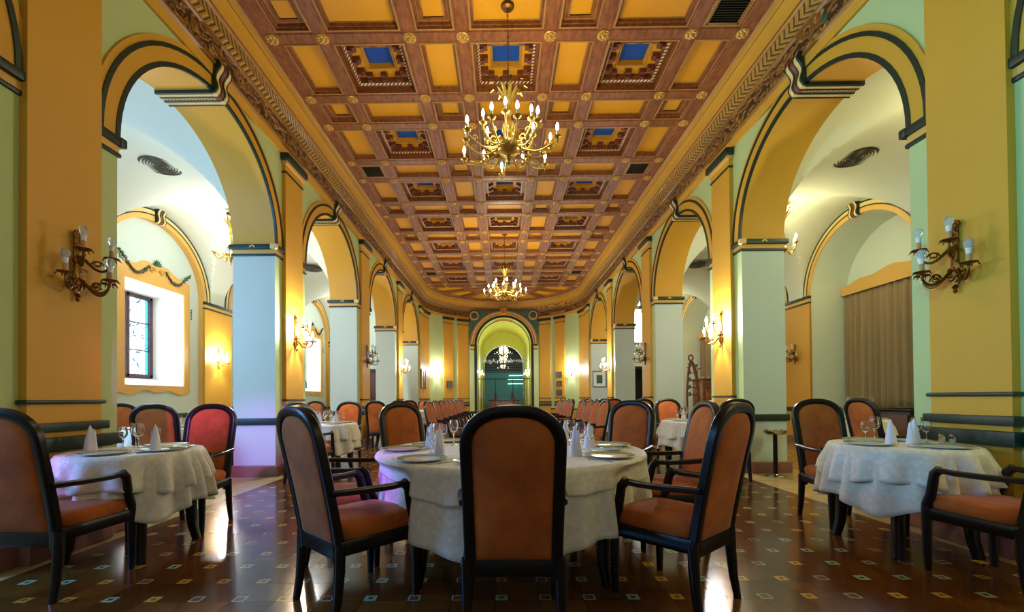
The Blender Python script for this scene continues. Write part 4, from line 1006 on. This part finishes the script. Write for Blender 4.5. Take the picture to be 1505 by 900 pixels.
for s, sd in ((-1, 'left'), (1, 'right')):
    rz = 0 if s < 0 else pi
    for i, lit in enumerate((False, True, False, True)):
        st = 'glowing' if lit else 'unlit'
        sconce(s*(WX-.06), PCY[i]+(.0 if i else .05), 2.20, rz, lit, '%s five-armed brass sconce on the %s %s pilaster' % (st, pn[i], sd))
    sconce(s*(AX-.04), 10.62, 2.16, rz, s < 0, '%s brass sconce on the yellow aisle pilaster of the %s side' % ('glowing' if s < 0 else 'unlit', sd), .85)
    xx = s*3.12; yy = ell(xx); nx, ny = -(xx/WX**2), -((yy-YE)/APB**2); l = sqrt(nx*nx+ny*ny)
    sconce(xx+nx/l*.01, yy+ny/l*.01, 2.35, atan2(ny, nx), True, 'glowing brass sconce on the curved end wall, %s of the arched portal' % sd, .8)
    sconce(s*(CR-.01), 23.0, 2.45, 0 if s < 0 else pi, True, 'glowing sconce inside the arched portal on its %s side wall' % sd, .8)

# ------------------------------------------------------------------ chandeliers
def chandelier_proto(n_out, n_in, ro_, ri_, chain, big=True):
    root = thing('chandelier', 'tmp', 'chandelier'); b = MB()   # origin at the bottom of the central body
    b.lathe([(.001, 0), (.02, .015), (.012, .04), (.035, .07), (.05, .10), (.03, .13), (.12, .16), (.165, .20), (.17, .235), (.12, .26), (.045, .28), (.03, .33), (.06, .37), (.085, .44), (.07, .52), (.035, .57), (.028, .62), (.05, .66), (.055, .70), (.03, .74), (.02, .80)], 'brass', 24)
    if not big: b.xf(Matrix.Diagonal((.55, .55, 1, 1)))
    b.build('central_stem', root, angle=50)
    b = MB()
    for k in range(9):
        a = 2*pi*k/9
        for (rr, hh, w) in ((.16, .26, .030), (.09, .20, .026)):
            a2 = a+(.3 if rr < .1 else 0)
            b.sweep([(r_*cos(a2), r_*sin(a2), .74+z_) for r_, z_ in ((.02, 0), (.05, hh*.35), (rr*.75, hh*.72), (rr*1.2, hh*1.0), (rr*1.5, hh*.90))], rrect(w*1.2, .008), 'brass', ref=(cos(a2), sin(a2), .3), scales=[.8, 1.1, 1.2, .9, .3])
    b.build('leaf_crown', root, angle=50)
    def arm(a, r_, z0, zc, drop):
        d = Vector((cos(a), sin(a), 0)); b = MB(); pts = []
        for k in range(15):
            u = k/14; rr = .10+(r_-.10)*(1-(1-u)**1.5) if u < 1 else r_; pts.append(d*rr+Vector((0, 0, z0+(zc-z0)*u**1.6-drop*sin(pi*u)*(1+.2*sin(2*pi*u)))))
        b.tube(pts, [.013-.005*k/14 for k in range(15)], 'brass', 7)
        for (ci, sg, rad) in ((4, 1, .05), (9, -1, .04)):
            c = pts[ci]; b.tube([c+d*(rad*cos(q*.7)*(1-q/10)*sg)+Vector((0, 0, rad*.9+rad*sin(q*.7)*(1-q/10))) for q in range(10)], .007, 'brass', 5)
        tip = d*r_+Vector((0, 0, zc)); b.lathe([(.006, -.035), (.014, -.02), (.008, -.008), (.044, .006), (.05, .016), (.018, .008), (.001, .008)], 'brass', 12, tip)
        b.lathe([(.001, -.075), (.012, -.06), (.006, -.045), (.014, -.035)], 'brass', 8, tip); o = b.build('arm', root, angle=50)
        b = MB(); b.lathe([(.014, 0), (.0145, .08), (.001, .081)], 'sleeve_white', 10, tip+Vector((0, 0, .008))); b.build('candle_sleeve', o)
        b = MB(); b.lathe([(.008, 0), (.013, .012), (.020, .034), (.018, .058), (.009, .086), (.001, .102)], 'bulb_lit_cool', 10, tip+Vector((0, 0, .088))); b.build('bulb', o)
    for k in range(n_out): arm(2*pi*k/n_out+.14, ro_*(1 if k % 2 else .86), .21, .20 if k % 2 else .27, .10)
    for k in range(n_in): arm(2*pi*k/n_in+.4, ri_, .27, .44, .06)
    b = MB(); z = .98 if big else .80; k = 0
    while z < chain-.05:
        e = [(0.011*cos(q*pi/4), 0, .022*sin(q*pi/4)) for q in range(8)]
        if k % 2: e = [(p[1], p[0], p[2]) for p in e]
        b.tube([(p[0], p[1], z+.02+p[2]) for p in e], .004, 'old_brass', 5, closed=True); z += .034; k += 1
    b.tube([(0, 0, .78), (0, 0, .99 if big else .82)], .008, 'old_brass', 6); b.build('chain', root)
    b = MB(); b.lathe([(.001, chain-.07), (.02, chain-.06), (.03, chain-.045), (.07, chain-.03), (.085, chain-.01), (.085, chain)], 'old_brass', 18); b.build('canopy', root)
    return root
ZB = 4.05
c1 = chandelier_proto(12, 6, .62, .34, HC+.079-ZB); c1.location = (.01, 5.31, ZB); c1['label'] = 'large lit brass chandelier with candle bulbs, nearest, hanging from the coffered ceiling'; c1['group'] = 'brass chandeliers of the hall'
c2 = copy_tree(c1); c2.location = (.01, 12.75, ZB+.0); c2['label'] = 'lit brass chandelier farther down the hall, in front of the curved end'
c2.rotation_euler.z = .3
c5 = copy_tree(c1); c5.location = (.01, -2.02, ZB); c5['label'] = 'lit brass chandelier behind the camera, seen only mirrored in the glass partition'
lamp('chandelier_light', 'POINT', (.01, 5.31, ZB+.52), 80, (1, .86, .55), .35); lamp('chandelier_light', 'POINT', (.01, 12.75, ZB+.52), 105, (1, .84, .55), .35)
c3 = chandelier_proto(5, 0, .30, .2, 5.03-3.95, False)
for i, (x, y, w_) in enumerate(((-5.69, 8.81, 'left aisle, half hidden by the first pier'), (5.69, 8.81, 'right aisle, half hidden by the first pier'), (-5.69, 16.14, 'left aisle, far end'), (5.69, 16.14, 'right aisle, far end'))):
    o = c3 if i == 0 else copy_tree(c3); o.location = (x, y, 3.95); o['label'] = 'small lit brass chandelier in the '+w_; o['group'] = 'small aisle chandeliers'
    lamp('aisle_chandelier_light', 'POINT', (x, y, 4.42), 85 if x < 0 else 62, (.93, .96, 1) if x < 0 else (1, .93, .52), .18)
c4 = copy_tree(c3); c4.location = (0, 28.5, 3.55); c4['label'] = 'lit chandelier added in the far room as stand-in for a mirrored one'; c4['group'] = 'stand-in for a mirrored chandelier'  # added behind the pane in place of a chandelier's reflection
for s, sd in ((-1, 'left'), (1, 'right')):
    for y, w_ in ((6.98, 'near'), (12.6, 'far')):
        v = thing('ceiling_speaker', 'round dark ringed grille in the vault of the %s aisle, %s one' % (sd, w_), 'grille', (s*5.69, y, 5.03), group='round grilles in the aisle vaults')
        b = MB(); b.lathe([(.30, 0), (.30, -.012), (.27, -.02), (.255, -.012)], 'grille_metal', 30); b.build('rim', v); b = MB()
        for q in range(6): r_ = .24-.038*q; b.lathe([(r_, -.006), (r_-.006, -.016), (r_-.020, -.016), (r_-.026, -.004)], 'grille_metal', 26)
        b.lathe([(.001, -.002), (.256, -.002)], 'dark_room', 26); b.build('ring_grille', v)

# ------------------------------------------------------------------ right aisle curtains, sideboard, cabinet, stand
def curtain(k, yc, label):
    c = thing('curtain', label, 'curtain', (AX+.78, yc, 0), group='taupe curtains of the right aisle'); n = 150; b = MB(); rings = []
    for j in range(10):
        u = j/9; z = 3.55-2.75*u; rg = []
        for i in range(n+1):
            yy = -1.29+2.58*i/n; a = .042*(.5+.5*min(1, u*3))
            rg.append((a*sin(i*2*pi/9.5+.8*sin(i*.13))+.012*sin(i*.9)*(1-u), yy+.02*sin(i*.4)*u, z))
        rings.append(rg)
    b.loft(rings, 'curtain', False); o = b.build('drape', c, angle=80); m = o.modifiers.new('thickness', 'SOLIDIFY'); m.thickness = .004
    p = thing('curtain_pelmet', 'wavy-topped yellow pelmet board above the curtain %s' % ('behind the sideboard' if k == 2 else 'above the carved cabinet'), 'pelmet', (AX+.70, yc, 0), group='yellow pelmets of the right aisle')
    b = MB(); N = 50; top = lambda u: 3.66+.10*sin(pi*u)+.09*math.exp(-((u-.5)/.13)**2)+.05*math.exp(-((abs(u-.5)-.30)/.09)**2)+.03*math.exp(-((abs(u-.5)-.49)/.03)**2)
    for i in range(N):
        u0, u1 = i/N, (i+1)/N; y0, y1 = -1.32+2.64*u0, -1.32+2.64*u1
        for x in (0, .04): b.quad((x, y0, 3.48), (x, y1, 3.48), (x, y1, top(u1)), (x, y0, top(u0)), 'paint_yellow')
        b.quad((0, y0, top(u0)), (0, y1, top(u1)), (.04, y1, top(u1)), (.04, y0, top(u0)), 'paint_yellow'); b.quad((0, y0, 3.48), (0, y1, 3.48), (.04, y1, 3.48), (.04, y0, 3.48), 'paint_yellow')
    b.build('board', p, angle=40)
curtain(2, CEN[3], 'long pleated taupe curtain in the right aisle recess, behind the sideboard')
curtain(4, CEN[5], 'long pleated taupe curtain at the far bay of the right aisle, above the carved cabinet')
# sideboard with glass and tray
sbx, sby = 6.86, 8.05
sb = thing('sideboard', 'long dark wooden sideboard against the curtain in the right aisle', 'sideboard', (sbx, sby, 0))
MB().bbox(-.24, .24, -.95, .95, .87, .92, 'frame_wood', .01).build('top', sb); MB().bbox(-.21, .21, -.90, .90, .10, .87, 'frame_wood', .01).build('body', sb)
for q in (-.6, 0, .6):
    d = MB().bbox(-.235, -.21, q-.28, q+.28, .15, .82, 'door_brown', .012).build('door', sb); MB().ball((-.25, q+.22, .5), .014, 'brass').build('knob', d)
for sx in (-1, 1):
    for sy in (-1, 1): MB().bbox(sx*.16-.03, sx*.16+.03, sy*.82-.03, sy*.82+.03, 0, .10, 'frame_wood', .006).build('leg', sb)
for i in range(6): glass(sbx-.08+.08*(i % 2), sby-.05+.13*i, .921, 'stemmed glass on the dark sideboard, %s of six from the near end' % ('first', 'second', 'third', 'fourth', 'fifth', 'sixth')[i], False)
tr_ = thing('serving_tray', 'silver tray lying on the dark sideboard in the right aisle', 'tray', (sbx, sby-.55, .921)); b = MB(); b.lathe([(.001, .004), (.16, .004), (.18, .014), (.185, .012), (.165, 0), (.001, 0)], 'silver', 28); b.build('dish', tr_)
b = MB()
for sy in (-1, 1): b.tube([(-.05, sy*.18, .013), (-.03, sy*.21, .03), (.03, sy*.21, .03), (.05, sy*.18, .013)], .005, 'silver')
b.build('handle', tr_)
# carved cabinet and curved stand with green leaves
cb_ = thing('carved_cabinet', 'tall carved wooden cabinet with white crockery on top at the far right aisle', 'cabinet', (6.55, 13.7, 0))
MB().bbox(-.42, .42, -.35, .35, .06, 1.66, 'marquetry', .015).build('body', cb_); MB().bbox(-.46, .46, -.39, .39, 1.66, 1.72, 'carved_wood', .02).build('cornice', cb_); MB().bbox(-.44, .44, -.37, .37, 0, .08, 'carved_wood', .01).build('plinth', cb_)
for sx in (-1, 1):
    d = MB().bbox(sx*.21-.19, sx*.21+.19, -.375, -.35, .14, 1.60, 'carved_wood', .012); d.bbox(sx*.21-.13, sx*.21+.13, -.385, -.37, .22, 1.52, 'marquetry', .01)
    o = d.build('door', cb_); MB().ball((sx*.05, -.40, .9), .018, 'brass').build('knob', o)
for i in range(4):
    o = MB().lathe([(.001, 0), (.03, 0), (.035, .01), (.06, .05), (.064, .06), (.055, .05), (.03, .012), (.001, .01)], 'porcelain', 16).build('bowl'); o.location = (6.22+.2*i, 13.55+.05*(i % 2), 1.721); tag(o, 'small white bowl on the carved cabinet, %s of four from the left' % ('first', 'second', 'third', 'fourth', 'fifth', 'sixth')[i], 'bowl', 'white bowls on the carved cabinet')
st_ = thing('ship_wheel_stand', 'curved dark wooden stand with round loop top and green leaves in the right aisle', 'stand', (5.72, 13.1, 0))
b = MB(); b.sweep([(.16, 0, 0), (.165, 0, .9), (.15, 0, 1.4), (.10, 0, 1.8), (.02, 0, 2.12), (-.06, 0, 2.25)], rrect(.09, .07), 'carved_wood', ref=(0, 1, 0)); b.tube([(-.06+.07*cos(a*pi/6), 0, 2.34+.085*sin(a*pi/6)) for a in range(12)], .022, 'carved_wood', 7, closed=True); b.bbox(-.35, .25, -.2, .2, 0, .06, 'carved_wood', .01); b.sweep([(.12, 0, 1.98), (.24, 0, 2.02)], rrect(.03, .03), 'carved_wood', ref=(0, 1, 0)); b.build('post', st_, angle=50)
b = MB(); b.sweep([(-.18, 0, 0), (-.19, 0, 1.3), (-.14, 0, 1.9), (-.07, 0, 2.25)], rrect(.06, .05), 'carved_wood', ref=(0, 1, 0)); b.build('rear_post', st_)
for q in range(5):
    b = MB(); z = 1.15+.22*q; b.tube([(-.18, 0, z), (-.02, .01, z+.08), (.13, 0, z+.02)], .014, 'leaf', 6)
    for e in range(3): b.lathe([(.001, 0), (.035, .07), (.001, .16)], 'leaf', 5, (-.14+.1*e, .01, z+.04), axis=((-1)**e*.6, .1, .8-.2*e))
    b.build('leaves', st_)
# ashtray stand
a_ = thing('ashtray_stand', 'black pole ashtray stand with chrome dish in front of the first right pier', 'ashtray', (3.80, 6.16, 0))
MB().lathe([(.001, 0), (.13, 0), (.135, .008), (.12, .018), (.04, .028), (.028, .04)], 'silver', 24).build('base', a_); MB().lathe([(.028, .03), (.028, .60)], 'dark_metal', 14).build('pole', a_)
b = MB(); b.lathe([(.028, .595), (.10, .60), (.135, .615), (.145, .655), (.15, .66), (.14, .655), (.12, .62), (.001, .615)], 'silver', 24)
for q in range(4): an = q*pi/2+.4; b.bbox(.135*cos(an)-.02+.01, .135*cos(an)+.02, .135*sin(an)-.012, .135*sin(an)+.012, .65, .672, 'silver', .004)
b.build('dish', a_)
# ------------------------------------------------------------------ pictures, wall speakers, far-end pieces
def picture(x, y, z, w, h, nrm, label, art='picture_photo', fr='black_frame', fw_=.03, mat_=.0, group=None):
    p = thing('framed_picture', label, 'picture', (x, y, z), atan2(nrm[1], nrm[0])+pi/2, group); b = MB()
    for (x0, x1, z0, z1) in ((-w/2, w/2, h/2-fw_, h/2), (-w/2, w/2, -h/2, -h/2+fw_), (-w/2, -w/2+fw_, -h/2, h/2), (w/2-fw_, w/2, -h/2, h/2)): b.bbox(x0, x1, -.03, 0, z0, z1, fr, .006)
    b.build('frame', p); MB().box(-w/2+.01, w/2-.01, -.012, -.002, -h/2+.01, h/2-.01, 'mat_white' if mat_ else art).build('mount' if mat_ else 'print', p, smooth=False)
    if mat_: MB().box(-w/2+mat_, w/2-mat_, -.016, -.012, -h/2+mat_, h/2-mat_, art).build('print', p, smooth=False)
picture(3.86, OPEN[-1][1]-.01, 1.90, .56, .66, (0, -1), 'black framed print with white mount and green picture on the far right pier', 'picture_green', mat_=.16)
def on_apse(xx, off=.06):
    yy = ell(xx); nx, ny = -(xx/WX**2), -((yy-YE)/APB**2); l = sqrt(nx*nx+ny*ny); return xx+nx/l*off, yy+ny/l*off, (nx/l, ny/l)
for i, z in enumerate((2.26, 1.83, 1.40)):
    x, y, n_ = on_apse(2.66); picture(x, y, z, .30, .27, n_, 'small framed photograph on the curved end wall right of the portal, %s of three' % ('top', 'middle', 'bottom')[i], group='three small photographs')
x, y, n_ = on_apse(-2.66); picture(x, y, 1.84, .36, .34, n_, 'small framed photograph alone on the curved end wall left of the portal', fr='carved_wood')
for i, (x, y) in enumerate(((-3.47, 17.82), (-3.43, 18.55))):  # slim column speakers, white front on a dark housing
    p = thing('wall_lamp_panel', 'slim white column speaker on the last left pilaster, %s one' % ('left', 'right')[i], 'speaker', (x, y, 2.0), group='slim white column speakers'); MB().bbox(0, .03, -.10, .10, -.42, .42, 'dark_metal', .006).build('housing', p); MB().bbox(.02, .06, -.06, .06, -.38, .38, 'white_plastic', .01).build('speaker_front', p)
tw = thing('transom_window', 'bright window above the dark doorway at the end of the right aisle', 'window', (5.6, YE-.02, 4.2)); MB().box(-.42, .42, -.01, .01, -.72, .72, 'sky_pane').build('pane', tw, smooth=False)
b = MB()
for (x0, x1, z0, z1) in ((-.48, .48, .70, .80), (-.48, .48, -.80, -.70), (-.48, -.40, -.8, .8), (.40, .48, -.8, .8)): b.bbox(x0, x1, -.05, .03, z0, z1, 'cornice_gold', .01)
b.build('frame', tw)
# plants and bar in the far room
bar = thing('service_counter', 'low dark counter in the far room behind the glass partition', 'counter', (0, 27.0, 0)); MB().bbox(-.9, .9, -.3, .3, 0, 1.0, 'carved_wood', .02).build('body', bar); MB().bbox(-1.0, 1.0, -.36, .36, 1.0, 1.05, 'dark_metal', .01).build('top', bar)
def plant(x, y, z, label, seed, h=.7):
    rnd = random.Random(seed); p = thing('potted_plant', label, 'plant', (x, y, z), group='plants in the far room'); MB().lathe([(.001, 0), (.11, 0), (.15, .2), (.155, .22), (.135, .2), (.001, .19)], 'bracket_brown', 16).build('pot', p); b = MB()
    for q in range(46):
        a = rnd.uniform(0, 2*pi); e = rnd.uniform(.3, 1); L = h*rnd.uniform(.5, 1)
        b.sweep([(0, 0, .19), (cos(a)*L*.25*(1.3-e), sin(a)*L*.25*(1.3-e), .19+L*.5*e), (cos(a)*L*.6*(1.3-e), sin(a)*L*.6*(1.3-e), .19+L*.8*e)], rrect(.05, .004), 'leaf', scales=[.3, 1, .2])
    b.build('foliage', p)
plant(-.55, 27, 1.05, 'leafy plant on the left of the dark counter in the far room', 1); plant(.55, 27, 1.05, 'leafy plant on the right of the dark counter in the far room', 2)
lamp('far_room_purple_lamp', 'POINT', (-1.0, 26.4, 1.5), 14, (.45, .15, 1), .1); lamp('far_room_purple_lamp', 'POINT', (1.0, 26.4, 1.5), 10, (.6, .15, 1), .1)
for i, (z, L) in enumerate(((2.55, 1.5), (2.25, 1.7), (1.9, 1.7))):
    ft = thing('fluorescent_lamp', 'horizontal glowing tube lamp in the far room, %s of three' % ('upper', 'middle', 'lower')[i], 'lamp', (1.2, 33.8, z+.4), group='tube lamps of the far room'); MB().tube([(-L/2, 0, 0), (L/2, 0, 0)], .03, 'teal_tube', 8).build('tube', ft); MB().bbox(-L/2, L/2, .03, .10, -.04, .04, 'white_plastic', .01).build('housing', ft)
# bottle things on the far left window sill
for i in range(3):
    o = MB().lathe([(.001, 0), (.04, 0), (.042, .01), (.042, .2), (.015, .27), (.014, .34), (.018, .345), (.001, .345)], 'bottle_teal', 14).build('bottle'); o.location = (-7.62+.0*i, CEN[5]-.35+.28*i, 1.60); tag(o, 'teal glass bottle on the far left window sill, %s of three from the near side' % ('first', 'second', 'third', 'fourth', 'fifth', 'sixth')[i], 'bottle', 'teal bottles on the far window sill')
